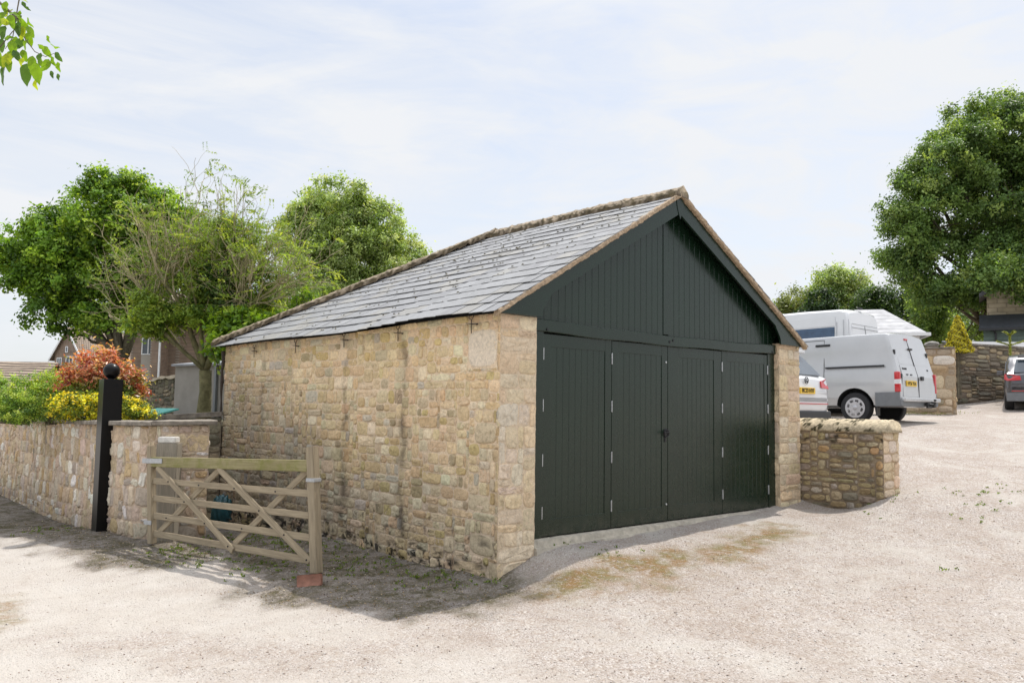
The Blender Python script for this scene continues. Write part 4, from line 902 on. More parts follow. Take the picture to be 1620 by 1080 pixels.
# big oak at the right edge
bl = crown_at(1570, 350, 40, [(0, 4.2, 0, 2.6, 1.8), (2.2, 4.7, 1, 2.8, 2.0), (-2.0, 2.4, -.4, 2.4, 2.0), (-3.2, .2, -.5, 2.1, 1.9), (-4.2, -1.0, 0, 1.6, 1.4), (-3.0, -2.6, 0, 2.1, 1.6), (0.4, 1.2, -1, 3.2, 2.6), (3.4, 1.6, 0, 3.2, 3.0), (0, -2.2, -.5, 2.6, 1.7), (3.2, -2.8, .5, 2.5, 1.7), (-2.0, -3.7, .6, 1.5, .9), (-1.2, 3.9, .5, 1.6, 1.3), (5.5, 4, 1, 3, 3), (-3.3, 1.8, 0, 1.1, .9), (-3.1, -3.45, -4.5, .7, .5), (-2.2, -3.75, -4.5, .75, .42), (-1.3, -3.7, -4.5, .8, .5), (-.75, -4.3, -4.5, .5, .45), (-1.6, -2.9, -4.5, 1.2, .7), (-.4, -3.2, -4.5, 1., .7)])
b0 = at(1600, 640, 41); tree('oak_tree', 'huge spreading oak overhanging the shed at the right edge of the yard', (b0[0], b0[1], 1.9), .34, bl, 4400, 64, .15, .24, OAK, 103, split=.3, mass=(340, .75), nl=14)
# trees behind the camper van
g_ = 'background trees beyond the yard'
bl = crown_at(1262, 485, 55, [(0, .2, 0, 1.3, 1.0), (-.9, -.6, 0, 1.0, .8), (.9, -.4, 0, 1.1, .9), (.2, -1.2, 0, 1.4, .8)])
tree('background_tree', 'low yellowish tree just above the right eave of the garage', at(1262, 640, 55), .15, bl, 220, 50, .17, .3, [((.20,.23,.075),3),((.14,.18,.05),3)], 104, g_)
bl = crown_at(1325, 462, 55, [(-.3, .9, 0, 1.1, .8), (.9, .5, 0, 1.1, .9), (-.9, -.3, 0, 1.1, 1.1), (.4, -.6, 0, 1.4, 1.1), (1.6, -.5, 0, 1.0, .9), (0, -1.7, 0, 1.7, 1.0)])
tree('background_tree', 'taller bright green tree directly above the roof of the white camper van', at(1325, 640, 55), .2, bl, 420, 55, .17, .3, LIGHT, 105, g_, shell=.4)
bl = crown_at(1300, 480, 52, [(-.1, -.2, 0, .9, 1.0), (.5, -1.1, 0, 1.2, .9), (-.7, -1.2, 0, 1.0, .8)])
tree('background_conifer', 'dark green bushy conifer between the two paler trees above the camper van', at(1300, 640, 52), .15, bl, 220, 60, .16, .22, [((.030,.060,.022),3),((.045,.085,.03),2)], 106, g_)
bl = crown_at(1392, 486, 50, [(-.6, .3, 0, 1.0, .8), (.6, .6, 0, 1.1, .8), (1.6, .1, 0, 1.2, .9), (.2, -.7, 0, 1.7, 1.0), (2.6, -1.0, 0, 1.3, 1.2), (-1.0, -.6, 0, .9, .7)])
tree('background_tree', 'dark leafy tree above the white conservatory roof beside the oak', at(1400, 640, 50), .2, bl, 480, 58, .15, .26, [((.040,.080,.025),3),((.065,.115,.03),2),((.09,.15,.04),1)], 107, g_)
bl = crown_at(1505, 480, 48, [(-.9, .3, 0, 1.2, 1.1), (.7, .6, 0, 1.2, 1.0), (2.0, .5, 0, 1.0, .9), (-1.7, -1.2, 0, .8, .9), (1.9, -1.4, 0, .7, .8), (-1.1, -2.1, 0, .9, .6), (.2, -2.2, 0, 1., .4)])
tree('background_tree', 'light green sunlit tree seen below the oak behind the golden conifer', at(1492, 640, 48), .13, bl, 300, 42, .17, .32, [((.15,.21,.045),3),((.10,.15,.035),2)], 108, g_, shell=.2, split=.5)
bl = crown_at(1478, 500, 44, [(-.2, .6, 0, .9, .8), (.2, -.4, 0, .7, .7), (-.7, -1.1, 0, .8, .5)])
tree('background_tree', 'slender dark trunked tree beside the corner of the conservatory roof', at(1478, 640, 44), .16, bl, 170, 44, .15, .28, OAK, 109, g_, split=.75)
bl = crown_at(1330, 510, 70, [(x, 0, 0, 2.4, 1.8) for x in np.arange(-4, 22, 2.6)])
V, F, C, _ = crown(bl, 900, 40, .24, .45, OAK, 110); tag(meshobj('far_hedge', V, F, M['leaf'], None, False, C), 'distant belt of green foliage low behind the yard walls', 'hedge', kind='stuff')
# golden conifer: a cone
r = np.random.default_rng(20); cb = at(1516, 546, 26.3); n = 15000; h = r.random(n)**.8; ang = r.uniform(0, 6.28, n); rad = .42*(1-h*.96)**.8*(1+.13*np.sin(ang*5+h*9)+.08*np.sin(h*40+ang*3))*r.uniform(.75, 1.05, n)
P = np.c_[cb[0]+rad*np.cos(ang), cb[1]+rad*np.sin(ang), cb[2]-.25+1.20*h]; Nn = np.c_[np.cos(ang), np.sin(ang), .5+0*h]+r.normal(0, .4, (n, 3)); Nn /= np.linalg.norm(Nn, axis=1)[:, None]
inn = r.random(n) < .28; cc = np.where(inn[:, None], np.array([.13, .11, .03]), np.array([.62, .56, .045]))*r.uniform(.7, 1.25, (n, 1))
V, F, C = leaves_mesh(P, Nn, .055, cc, r, 1.6)
cf = thing('golden_conifer', 'small cone shaped golden yellow conifer showing above the yard wall', 'shrub', (cb[0], cb[1], cb[2]-1.6)); meshobj('foliage', V, F, M['leaf'], cf, False, C)
MB().tube([(cb[0], cb[1], cb[2]-1.6), (cb[0], cb[1], cb[2]+.5)], [.06, .03], 8).build('trunk', M['bark'], cf)
# monkey puzzle tip
mpb = at(1598, 545, 27); r = np.random.default_rng(3); mk = thing('monkey_puzzle_tree', 'spiky yellow green monkey puzzle top poking over the yard wall by the shed', 'tree', (mpb[0], mpb[1], mpb[2]-1.8)); mb = MB(); rh = np.array([CR[0], CR[1], 0])
def spiky(mb, a, b, R, n_):
    a, b = np.array(a), np.array(b); ax = (b-a)/np.linalg.norm(b-a); mb.tube([a, b], R*.35, 6)
    for i in range(n_):
        s = a+(b-a)*(i/n_); d = r.normal(0, 1, 3); d -= ax*(d@ax); d /= np.linalg.norm(d); tip = s+d*R+ax*R*1.4; w_ = np.cross(ax, d)*R*.35
        mb.add([s+w_, s-w_, tip], [(0, 1, 2)])
z0_ = mpb[2]
spiky(mb, mpb-np.array([0, 0, 1.8]), mpb+np.array([0, 0, .30]), .07, 260)
for sgn, l_, dz in ((-1, .42, .10), (1, .46, .12)): spiky(mb, mpb+np.array([0, 0, -.02]), mpb+rh*sgn*l_+np.array([0, 0, dz]), .045, 130)
for sgn in (-1, 1): spiky(mb, mpb+np.array([0, 0, .32]), mpb+rh*sgn*.19+np.array([0, 0, .42]), .045, 80)
for sgn in (-1, 1): spiky(mb, mpb+np.array([0, 0, .3]), mpb+np.array([CF[0]*sgn*.2, CF[1]*sgn*.2, .42]), .045, 80)
mb.build('spiky_branches', plain('monkey_puzzle_green', (.30, .33, .04), .6, .3, 20), mk)

# thin leaved tree with bare twigs, close behind the wall
rt = np.random.default_rng(61); ash = thing('mountain_ash_tree', 'thin leaved small tree with many bare yellowish twigs, nearest the garage back corner', 'tree', (.14, 9.65, .95))
mb = MB(); twigs = MB(); tips = []
bx_ = at(322, 655, 16.0); fk = at(325, 585, 16.0)
def grow(p, d, L, r0, lvl, bare):
    d = d/np.linalg.norm(d); n_ = 4; P = [p]; q = p.copy(); dd = d.copy()
    for i in range(n_):
        dd = dd+rt.normal(0, .10+.03*lvl, 3)+np.array([0, 0, .05 if lvl < 3 else .02]); dd /= np.linalg.norm(dd); q = q+dd*L/n_; P.append(q.copy())
    (mb if lvl < 2 else twigs).tube(P, [r0*(1-.12*i) for i in range(n_+1)], 8 if lvl < 2 else 4, lvl < 1)
    if lvl >= 4 or r0 < .0035: 
        tips.append((P[-1], dd, bare)); return
    for k in range({0: 4, 1: 3, 2: 3, 3: 3}[lvl]):
        s = P[rt.integers(1 if lvl else 2, n_+1)]; a = rt.normal(0, 1, 3); a -= dd*(a@dd); a /= np.linalg.norm(a); spread = rt.uniform(.45, 1.0); nd = dd+a*spread; nd[2] = max(nd[2], -.15)+.10
        grow(s, nd, L*rt.uniform(.55, .85), r0*rt.uniform(.42, .6), lvl+1, bare)
    if lvl > 0: grow(P[-1], dd+rt.normal(0, .2, 3), L*.7, r0*.55, lvl+1, bare)
rh = np.array([CR[0], CR[1], 0]); rh /= np.linalg.norm(rh); fh = np.array([CF[0], CF[1], 0]); fh /= np.linalg.norm(fh); Zv = np.array([0, 0, 1.])
mb.tube([bx_-Zv*.2, bx_, (bx_+fk)/2+rh*.02, fk], [.16, .14, .115, .12], 12)
for (a, b, L, rr, bare) in ((-.75, .15, 1.45, .070, .5), (-.22, -.2, 1.6, .062, .2), (.12, .25, 1.65, .068, .1), (.50, -.15, 1.55, .070, .1), (-1.25, -.2, 1.25, .05, .65), (.95, .2, 1.35, .045, .25)):
    grow(fk-Zv*.02, Zv+rh*a*.75+fh*b, L, rr, 0, bare)
# upright bare water shoots
for k in range(46):
    a = rt.uniform(-1.55, 1.75); s = fk+rh*a+fh*rt.uniform(-.5, .5)+Zv*rt.uniform(2.7, 3.45)*(1-.16*abs(a)); hgt = rt.uniform(.3, 1.0)*(1-.15*abs(a)); tw = rt.normal(0, .09, 3)
    twigs.tube([s-Zv*.3-rh*a*.12, s, s+Zv*hgt*.5+tw*.5+rh*a*.03, s+Zv*hgt+tw+rh*a*.1], [.012, .008, .0055, .0025], 4, False)
for k in range(16):   # long bare arching twigs on the left and right
    sg = -1 if k < 10 else 1; s = fk+rh*sg*rt.uniform(.3, .8)+fh*rt.uniform(-.4, .4)+Zv*rt.uniform(.4, 1.5); e1 = rh*sg*rt.uniform(.5, .9)+Zv*rt.uniform(.0, .9)+fh*rt.normal(0, .2)
    twigs.tube([s, s+e1*.5+Zv*.1, s+e1, s+e1*1.25+Zv*rt.uniform(.1, .4)], [.02, .014, .008, .003], 5, False)
    for j in range(5):
        q = s+e1*rt.uniform(.4, 1.); twigs.tube([q, q+rt.normal(0, .16, 3)+Zv*.2, q+rt.normal(0, .1, 3)+rh*sg*.3+Zv*rt.uniform(.2, .5)], [.007, .005, .002], 4, False)
mb.build('trunk', M['bark_green'], ash, True); twigs.build('twigs', plain('yellow_twig_bark', (.34, .28, .14), .9, .35, 9, alt=(.48, .42, .28)), ash)
# pinnate leaves near the tips
PL, NL, CL = [], [], []
tips_ = [t_ for t_ in tips if rt.random() > t_[2]]
for (p0, d0, _) in tips_:
    for k in range(2):
        d = d0*.3+rt.normal(0, .6, 3); d[2] -= .15; d /= np.linalg.norm(d); side = np.cross(d, Zv); side /= np.linalg.norm(side)+1e-9; Ls = rt.uniform(.16, .26); c = np.array([(.18,.26,.05),(.25,.33,.07),(.12,.19,.045),(.34,.39,.07)][rt.choice(4, p=[.4,.25,.25,.1])])*rt.uniform(.8, 1.2)
        for j in range(7):
            q = p0+d*Ls*(j+1)/7-Zv*.03*(j/7)**2
            for sg in (-1, 1): PL.append(q+side*sg*.035); NL.append(Zv*.8+rt.normal(0, .35, 3)); CL.append(c)
bl = [tuple(fk+rh*a+fh*b+Zv*z)+(rr, rr, rz) for (a, b, z, rr, rz) in ((-.6, 0, 1.0, .6, .36), (.2, .1, 1.12, .6, .42), (.85, .1, 1.15, .6, .55), (-.9, -.2, 1.15, .5, .3), (.6, 0, 1.8, .6, .6), (.25, 0, 2.45, .4, .5), (-1.1, 0, .85, .45, .25), (1.2, 0, 1.05, .4, .35), (-.2, .2, 1.7, .5, .4))]
V2, F2, C2, _ = crown(bl, 1000, 40, .085, .085, [((.22,.32,.055),4),((.30,.40,.07),3),((.13,.22,.045),2),((.42,.48,.09),1.6)], 63, shell=.15, aspect=2.6, up=.7, mass=(95, .25))
bl = [tuple(fk+rh*a+fh*b+Zv*z)+(rr, rr, rz) for (a, b, z, rr, rz) in ((.45, -.2, 1.55, .42, .6), (.85, -.1, 1.0, .42, .4), (.2, -.1, 2.1, .3, .35))]
V3, F3, C3, _ = crown(bl, 260, 46, .085, .085, [((.055,.11,.03),4),((.09,.16,.04),2),((.20,.30,.06),1)], 64, shell=.15, aspect=2.2, up=.6, mass=(30, .24))
NL = np.array(NL); NL /= np.linalg.norm(NL, axis=1)[:, None]; V1, F1, C1 = leaves_mesh(np.array(PL), NL, .065, np.array(CL), rt, 2.6)
meshobj('crown', np.r_[V1, V2, V3], np.r_[F1, F2+len(V1), F3+len(V1)+len(V2)], M['leaf'], ash, False, np.r_[C1, C2, C3])

# laurel behind the roof
def shrub(name, label, blobs, ncl, per, leaf, cr, pal, seed, base, aspect=2.2, mat='leaf_gloss', up=.5, shell=.55, part='foliage', droop=0, group=None, stems=True):
    t_ = thing(name, label, 'shrub', tuple(base), 0, group); V, F, C, Cc = crown(blobs, ncl, per, leaf, cr, pal, seed, shell=shell, aspect=aspect, up=up, droop=droop); meshobj(part, V, F, M[mat], t_, False, C)
    if stems:
        mb = MB(); r = np.random.default_rng(seed); b = np.array(base, float)
        for i in range(min(26, len(Cc))): q = Cc[i]; mb.tube([b+r.normal(0, .05, 3)*np.array([1, 1, 0]), b+(q-b)*.5+r.normal(0, .06, 3), q], [.016, .01, .005], 5, False)
        mb.build('stems', M['bark'], t_)
    return t_
LAUR = [((.20,.34,.03),4),((.28,.42,.04),3),((.11,.21,.03),2.5),((.36,.46,.06),1)]
bl = crown_at(392, 512, 15.3, [(-.35, 0, 0, .35, .24), (.05, .02, 0, .40, .24), (.45, .08, .1, .28, .18), (-.1, -.4, 0, .65, .4), (.3, -.35, 0, .5, .4), (.68, .10, .1, .16, .12)])
b0 = at(392, 640, 15.3); shrub('laurel_shrub', 'bright yellow green large leaved laurel rising behind the garage hip', bl, 330, 14, .13, .10, LAUR, 120, (b0[0], b0[1], .95))
bl = crown_at(480, 467, 15.0, [(0, .08, 0, .12, .10), (.12, -.02, 0, .14, .12), (-.10, -.15, 0, .14, .15)]); b0 = at(480, 640, 15.0)
shrub('laurel_sprig', 'small yellow green laurel shoot showing just above the garage hip', bl, 26, 10, .10, .07, LAUR, 121, (b0[0], b0[1], .95), shell=.2)
# border plants on the garden wall
BOX = [((.22,.35,.06),3),((.12,.22,.05),2.4),((.36,.49,.09),2.6),((.50,.60,.13),1.4)]
bl = crown_at(40, 640, 12.8, [(-.25, .08, .0, .36, .34), (.12, .12, .1, .36, .34), (-.62, .16, .1, .42, .36), (.32, .02, 0, .26, .28), (-.1, -.08, .05, .45, .20), (-1.15, .2, .2, .45, .36)])
b0 = at(35, 662, 13.0); shrub('green_shrub', 'dense bright green shrub at the left end of the flower border', bl, 700, 44, .030, .045, BOX, 130, (b0[0], b0[1], .97), aspect=1.8, mat='leaf', shell=.65)
bl = crown_at(82, 620, 13.0, [(0, .06, 0, .22, .30), (.16, -.02, 0, .20, .26), (-.14, .06, 0, .20, .28)]); b0 = at(82, 662, 13.0)
shrub('lime_shrub', 'lime yellow green shrub between the dense green shrub and the red leaved bush', bl, 190, 34, .034, .06, [((.36,.46,.07),3),((.24,.36,.05),2),((.58,.56,.07),1.5)], 131, (b0[0], b0[1], .97), mat='leaf', shell=.5)
RED = [((.50,.17,.12),4),((.58,.27,.16),3),((.44,.11,.085),2),((.58,.38,.18),1.6),((.25,.24,.07),1.4),((.62,.42,.33),1.2)]
bl = crown_at(152, 598, 12.6, [(-.22, .14, .1, .26, .16), (.05, .20, .1, .26, .16), (.26, .08, .15, .26, .16), (-.4, .0, .1, .17, .12), (.0, .02, .15, .35, .16), (.52, .0, .25, .13, .13), (.55, -.2, .25, .12, .12), (-.45,-.14,.1,.12,.10), (-.28, .30, .1, .10, .14), (.02, .36, .1, .10, .13), (.2, .30, .1, .09, .15), (-.5, .12, .1, .08, .12)])
b0 = at(150, 662, 12.8); ph = shrub('red_leaved_bush', 'tall bush of bright red and orange young leaves behind the black gatepost', bl, 330, 16, .072, .085, RED, 132, (b0[0], b0[1], .97), aspect=2.7, shell=.35, up=.9)
bl2 = crown_at(150, 622, 12.6, [(-.2, 0, .1, .32, .22), (.15, .0, .1, .34, .24), (.45, -.1, .15, .22, .2)]); V, F, C, _ = crown(bl2, 230, 22, .055, .06, [((.16,.22,.04),3),((.09,.15,.03),2),((.30,.20,.05),1)], 133, aspect=2.3, shell=.4)
meshobj('lower_foliage', V, F, M['leaf'], ph, False, C)
YEL = [((.18,.25,.04),3),((.12,.18,.035),2),((.30,.34,.05),1)]
bl = crown_at(150, 645, 12.15, [(-.30, .02, 0, .24, .18), (.02, .02, 0, .24, .18), (.30, .02, 0, .24, .17), (.56, -.02, 0, .18, .14), (.78, -.10, -.05, .14, .08), (-.52, .0, .05, .2, .18)])
b0 = at(150, 664, 12.3); yb_ = shrub('yellow_flowering_shrub', 'low shrub covered in small yellow flowers spilling over the wall coping', bl, 360, 26, .032, .05, YEL, 134, (b0[0], b0[1], .97), aspect=2.0, mat='leaf', shell=.6)
V, F, C, _ = crown([(q[0], q[1], q[2]+.01, q[3]*1.04, q[4]*1.04, q[5]*1.06) for q in bl], 210, 22, .034, .032, [((.80,.62,.015),4),((.85,.70,.05),3)], 135, shell=.85, aspect=1.2, up=.9)
meshobj('flowers', V, F, M['petal'], yb_, False, C)
# overhanging branch, top left
bt = thing('overhanging_branch', 'leafy branch hanging into the top left corner against the sky', 'branch', tuple(at(-60, -40, 4.0)))
r = np.random.default_rng(77); mb = MB(); Pl = []
def tw(pts, rad): mb.tube([at(a, b, 4.0+dd) for a, b, dd in pts], np.linspace(rad, rad*.4, len(pts)), 6, False)
tw([(-420, -260, .3), (-200, -120, .1), (-60, -40, 0), (0, 5, 0), (28, 30, 0)], .012); tw([(34, -20, 0), (28, 12, 0), (20, 60, .02), (8, 78, .02)], .0035)
tw([(28, 30, 0), (40, 62, 0), (55, 82, 0), (72, 90, 0), (88, 84, 0)], .003); tw([(-60, -40, 0), (-30, 50, .05), (0, 75, .05)], .004); tw([(0, 75, .05), (20, 50, 0), (30, 42, 0)], .003); tw([(-20, 30, 0), (-6, 22, 0), (12, 22, 0)], .003)
Lf = [(12,20,60,.62,0),(22,22,-10,.55,1),(36,38,-45,.85,1),(46,36,-70,.6,1),(6,34,150,.7,0),(4,52,-110,.85,2),(28,46,-95,.8,2),(46,62,-80,.85,1),(40,70,-120,.7,1),(24,66,-100,.6,1),(16,88,-150,.75,1),(10,96,-120,.9,0),(26,88,-60,.7,2),(4,118,-110,1.1,2),(41,118,-95,1.25,2),(58,116,-85,1.2,1),(56,134,-90,.6,0),(64,74,160,.5,1),(74,82,-60,.75,1),(86,74,-35,.55,1),(76,62,-80,.4,1),(92,90,-60,.6,2),(72,104,-120,.8,1),(84,98,-75,.6,1),(92,106,-85,.55,1),(82,118,-80,.4,2),(92,122,-90,.35,2),(38,8,-60,.4,2),(44,14,-40,.3,2),(30,24,-110,.5,1),(2,72,-90,.8,2),(34,98,-120,.5,0),(14,60,20,.5,1),(-20,60,-90,1,1),(-30,20,-60,1,1),(-40,90,-90,1,2),(-60,10,-80,1,1),(-15,100,-100,1,0),(36,0,0,.5,0),(18,34,-80,.8,1),(34,52,-100,.8,0),(20,76,-85,.9,1),(2,30,-120,.9,1),(48,50,-60,.7,1),(30,70,-130,.8,2),(14,104,-95,.7,1),(50,100,-100,.8,1),(-4,90,-80,1.1,1),(26,30,-150,.7,2),(62,92,-110,.6,2),(66,100,-70,.8,1),(8,12,-100,.7,1),(38,88,-75,.7,1)]
V, F, C = [], [], []
lc = [(.34,.42,.03), (.17,.30,.02), (.07,.14,.035)]
for (x, y, ang, s, ci) in Lf:
    a = math.radians(-ang); L_ = .088*s; c0 = at(x, y, 4.0+r.normal(0, .05)); e = CR*math.cos(a)+CU*(-math.sin(a)); nl = np.cross(e, CF)+r.normal(0, .35, 3); nl -= e*(nl@e); nl /= np.linalg.norm(nl); hh = np.cross(e, nl)
    b = len(V); n_ = 7
    for i in range(n_+1):
        q = i/n_; w_ = L_*.26*math.sin(math.pi*q**.75)**.8*(1+.05*r.normal())+.0004; cu = -L_*.22*q*q; wv = .004*math.sin(q*9+s*5)
        ctr = c0+e*L_*(q-.5)*1.0+hh*cu
        for m_, sgn in ((w_, 1), (0, 0), (w_, -1)): V.append(ctr+nl*m_*sgn+hh*(m_*.35+wv*(sgn != 0))); C.append(np.array(lc[ci])*r.uniform(.85, 1.15))
    for i in range(n_):
        for k in (0, 1): F.append((b+3*i+k, b+3*i+k+1, b+3*(i+1)+k+1, b+3*(i+1)+k))
meshobj('leaves', np.array(V), F, M['leaf_gloss'], bt, True, np.array(C)); mb.build('twigs', M['bark'], bt)
# weeds and grass tufts: nobody could count them
r = np.random.default_rng(88); Pw, Nw, Cw = [], [], []
sites = [(-1.2, 1.6, .35, 60), (-1.35, 2.9, .45, 110), (-1.2, 4.0, .4, 70), (-2.35, 3.2, .25, 45), (-1.0, .6, .2, 36), (-2.0, 2.2, .25, 30), (-2.45, 3.9, .15, 30), (-3.0, 6.6, .3, 26), (-.85, .1, .18, 22), (.35, -.5, .25, 12), (5.0, -2.6, .15, 9), (5.7, -2.3, .2, 12), (4.4, -2.6, .12, 4), (6.3, -2.6, .15, 8), (6.2, -3.3, .12, 4), (4.2, -1.6, .1, 3), (5.2, -1.8, .2, 6), (2.3, -3.2, .05, 3), (17.3, 3.2, .35, 70), (18.4, 2.9, .3, 50), (12.0, 4.2, .6, 60)]
for (x, y, s, n_) in sites:
    big = 2.2 if x > 10 else 1.0
    for i in range(n_):
        tx, ty = x+r.normal(0, s), y+r.normal(0, s); tz = g1(tx, ty); k = 7; hgt = r.uniform(.012, .040)*big
        for j in range(k): Pw.append((tx+r.normal(0, .014*big), ty+r.normal(0, .014*big), tz+hgt*r.uniform(.25, 1))); Nw.append(r.normal(0, 1, 3)*np.array([1, 1, .35])); Cw.append(np.array([(.12,.19,.03),(.20,.27,.05),(.09,.13,.03)][r.integers(3)])*r.uniform(.8, 1.2))
Nw = np.array(Nw); Nw /= np.linalg.norm(Nw, axis=1)[:, None]; V, F, C = leaves_mesh(np.array(Pw), Nw, .030, np.array(Cw), r, 2.6, droop=-.8)
tag(meshobj('weeds', V, F, M['leaf'], None, False, C), 'small weeds and grass tufts growing through the gravel', 'weeds', kind='stuff')
# dead leaves and litter in the damp strip
n = 5200; x = r.uniform(-3.4, -.6, n); y = r.uniform(-.6, 8, n); zc_ = zones(x, y)[:, 0]; k = (zc_ > .35) & ~((x > -2.45) & (y > 4.5)) & (x < -.7); x, y = x[k], y[k]
P = np.c_[x, y, gz(x, y)+near_noise(x, y)+.006]; Nn = r.normal(0, .35, (len(x), 3))+np.array([0, 0, 1]); Nn /= np.linalg.norm(Nn, axis=1)[:, None]
pal = np.array([(.20,.13,.07),(.12,.08,.045),(.32,.24,.15),(.42,.36,.28)]); V, F, C = leaves_mesh(P, Nn, .022, pal[r.integers(0, 4, len(x))]*r.uniform(.7, 1.2, (len(x), 1)), r, 1.8)
tag(meshobj('leaf_litter', V, F, M['petal'], None, False, C), 'dead leaves and chippings lying along the foot of the garage wall', 'litter', kind='stuff')

# ---------------------------------------------------------------- far buildings on the left
def frame_at(px, py, D, yaw_deg):
    c = at(px, py, D); a = math.radians(yaw_deg); return c, np.array([math.cos(a), math.sin(a), 0]), np.array([-math.sin(a), math.cos(a), 0])
class Loc(MB):
    """MB in a local frame: o origin, ex along, ey deep, z up"""
    def __init__(s, o, ex, ey): super().__init__(); s.o, s.ex, s.ey = np.array(o), ex, ey
    def w(s): return [tuple(s.o+s.ex*v[0]+s.ey*v[1]+np.array([0, 0, v[2]])) for v in s.V]
    def build(s, name, mat, parent=None, smooth=False): return meshobj(name, np.array(s.w()), s.F, mat, parent, smooth)
M['brick'] = brickmat('brown_brick', (.19, .125, .085), (.27, .18, .125), (.30, .26, .22))
M['pantile'] = brickmat('brown_pantile', (.30, .23, .17), (.38, .30, .23), (.08, .06, .045), .28, .155, .035)
M['rendpanel'] = plain('pale_rendered_panel', (.42, .38, .33), .9, .1, 2)
def window(lm, x0, x1, z0, z1, y, root, o, ex, ey, n=2):
    f = Loc(o, ex, ey); b = .06
    f.box(x0, x1, y-.04, y+.02, z0, z0+b); f.box(x0, x1, y-.04, y+.02, z1-b, z1)
    for i in range(n+1): xx = x0+(x1-x0-b)*i/n; f.box(xx, xx+b, y-.038, y+.02, z0+b, z1-b)
    fr_ = f.build('window_frame', M['white'], root); g = Loc(o, ex, ey); g.box(x0+.02, x1-.02, y-.012, y+.01, z0+.02, z1-.02); g.build('pane', M['glass'], fr_)
def gable_house(name, label, o, ex, ey, Wd, Dp, zb, ze, zr, over=.35):
    t_ = thing(name, label, 'house', (o[0], o[1], zb)); o = np.array([o[0], o[1], 0.])
    w_ = Loc(o, ex, ey); w_.prism([(0, 0, zb), (Wd, 0, zb), (Wd, 0, ze), (Wd/2, 0, zr-.08), (0, 0, ze)], (0, Dp, 0)); w_.build('wall', M['brick'], t_)
    r_ = Loc(o, ex, ey); k = (zr-ze)/(Wd/2)
    for sg in (0, 1):
        f = (lambda x: x) if sg == 0 else (lambda x: Wd-x)
        r_.prism([(f(-over), -over*.6, ze-over*k), (f(Wd/2), -over*.6, zr), (f(Wd/2), -over*.6, zr+.14), (f(-over), -over*.6, ze-over*k+.14)], (0, Dp+over*1.2, 0))
    rr = r_.build('roof', M['pantile'], t_)
    b = Loc(o, ex, ey)
    for sg in (0, 1):
        f = (lambda x: x) if sg == 0 else (lambda x: Wd-x)
        b.prism([(f(-over-.02), -over*.6-.04, ze-over*k-.10), (f(Wd/2), -over*.6-.04, zr-.10), (f(Wd/2), -over*.6-.04, zr+.12), (f(-over-.02), -over*.6-.04, ze-over*k+.12)], (0, .035, 0))
    b.build('barge_board', M['white'], t_); g = Loc(o, ex, ey); g.box(Wd+over-.02, Wd+over+.09, -over*.5, Dp, ze-over*k-.10, ze-over*k+.02); g.build('gutter', M['white'], t_)
    return t_, o
# house with the white barge boards: gable seen on the left, roof slope running right
D1 = 60; c0 = at(87, 560, D1); ex = at(131, 560, 57.5)-c0; ex[2] = 0; Wd = np.linalg.norm(ex); ex /= Wd; ey = np.array([-ex[1], ex[0], 0])
zs_ = at(100, 559, D1)[2]; zr_ = at(107, 519, D1)[2]
sc = 46/FPX*D1*1.0
# turn the gable so its depth runs to the right and away
exr = CR.copy(); exr[2] = 0; exr /= np.linalg.norm(exr); fr2 = np.array([-exr[1], exr[0], 0]); th = math.radians(-20)
ex = exr*math.cos(th)+fr2*math.sin(th); ey = np.array([-ex[1], ex[0], 0])
Wd = (131-87)/FPX*D1/.64*.8; o0 = at(87, 560, D1+1)
h1, o1 = gable_house('brick_house', 'brown brick house with pantile roof, white barge boards and a solar panel', o0, ex, ey, Wd, 9.0, -1.2, zs_, zr_)
k = lambda px: (px-87)/(131-87)*Wd
zf = lambda py: at(100, py, D1-.5)[2]
window(None, k(91), k(99.5), zf(588), zf(564), 0, h1, o1, ex, ey, 2); window(None, k(106.5), k(124), zf(590), zf(562), 0, h1, o1, ex, ey, 3); window(None, k(104.7), k(109), zf(556), zf(546), 0, h1, o1, ex, ey, 1)
dp = Loc(o1, ex, ey); dp.box(Wd+.02, Wd+.12, .5, .6, -1.2, zs_); dp.build('downpipe', M['white'], h1)
pn = Loc(o1, ex, ey); kx = (zr_-zs_)/(Wd/2); pn.prism([(Wd*.58, 5.2, zr_-(Wd*.08)*kx+.2), (Wd+.1, 5.2, zs_-.1*kx+.26), (Wd+.1, 5.2, zs_-.1*kx+.32), (Wd*.58, 5.2, zr_-(Wd*.08)*kx+.26)], (0, 3.2, 0))
pn.build('solar_panel', plain('solar_panel_glass', (.02, .025, .04), .12, .1, coat=.5), h1)
# second brick house
o0 = at(205, 600, 45); e2 = at(300, 600, 45)-o0; e2[2] = 0; Wd = np.linalg.norm(e2); e2 /= Wd; y2 = np.array([-e2[1], e2[0], 0]); h2 = thing('brick_house', 'taller brown brick house with white window and pale panel half hidden by the trees', 'house', (o0[0], o0[1], -1)); o2 = np.array([o0[0], o0[1], 0.])
w_ = Loc(o2, e2, y2); zt2 = at(205, 500, 45)[2]; w_.box(0, Wd*.43, 0, 6, -1, zt2); w_.box(Wd*.43, Wd*.60, -.8, 6, -1, zt2-.01); w_.box(Wd*.60, Wd+3, .25, 6, -1, zt2-.02); w_.build('wall', M['brick'], h2)
r_ = Loc(o2, e2, y2); r_.prism([(-.4, -1.2, zt2-.05), (Wd+3.4, -1.2, zt2-.05), (Wd+3.4, 3, zt2+1.6), (-.4, 3, zt2+1.6)], (0, 0, .16)); r_.prism([(-.4, 3, zt2+1.6), (Wd+3.4, 3, zt2+1.6), (Wd+3.4, 6.6, zt2-.05), (-.4, 6.6, zt2-.05)], (0, 0, .16)); r_.build('roof', M['pantile'], h2)
kk = lambda px: (px-205)/95*Wd; z2 = lambda py: at(240, py, 45)[2]
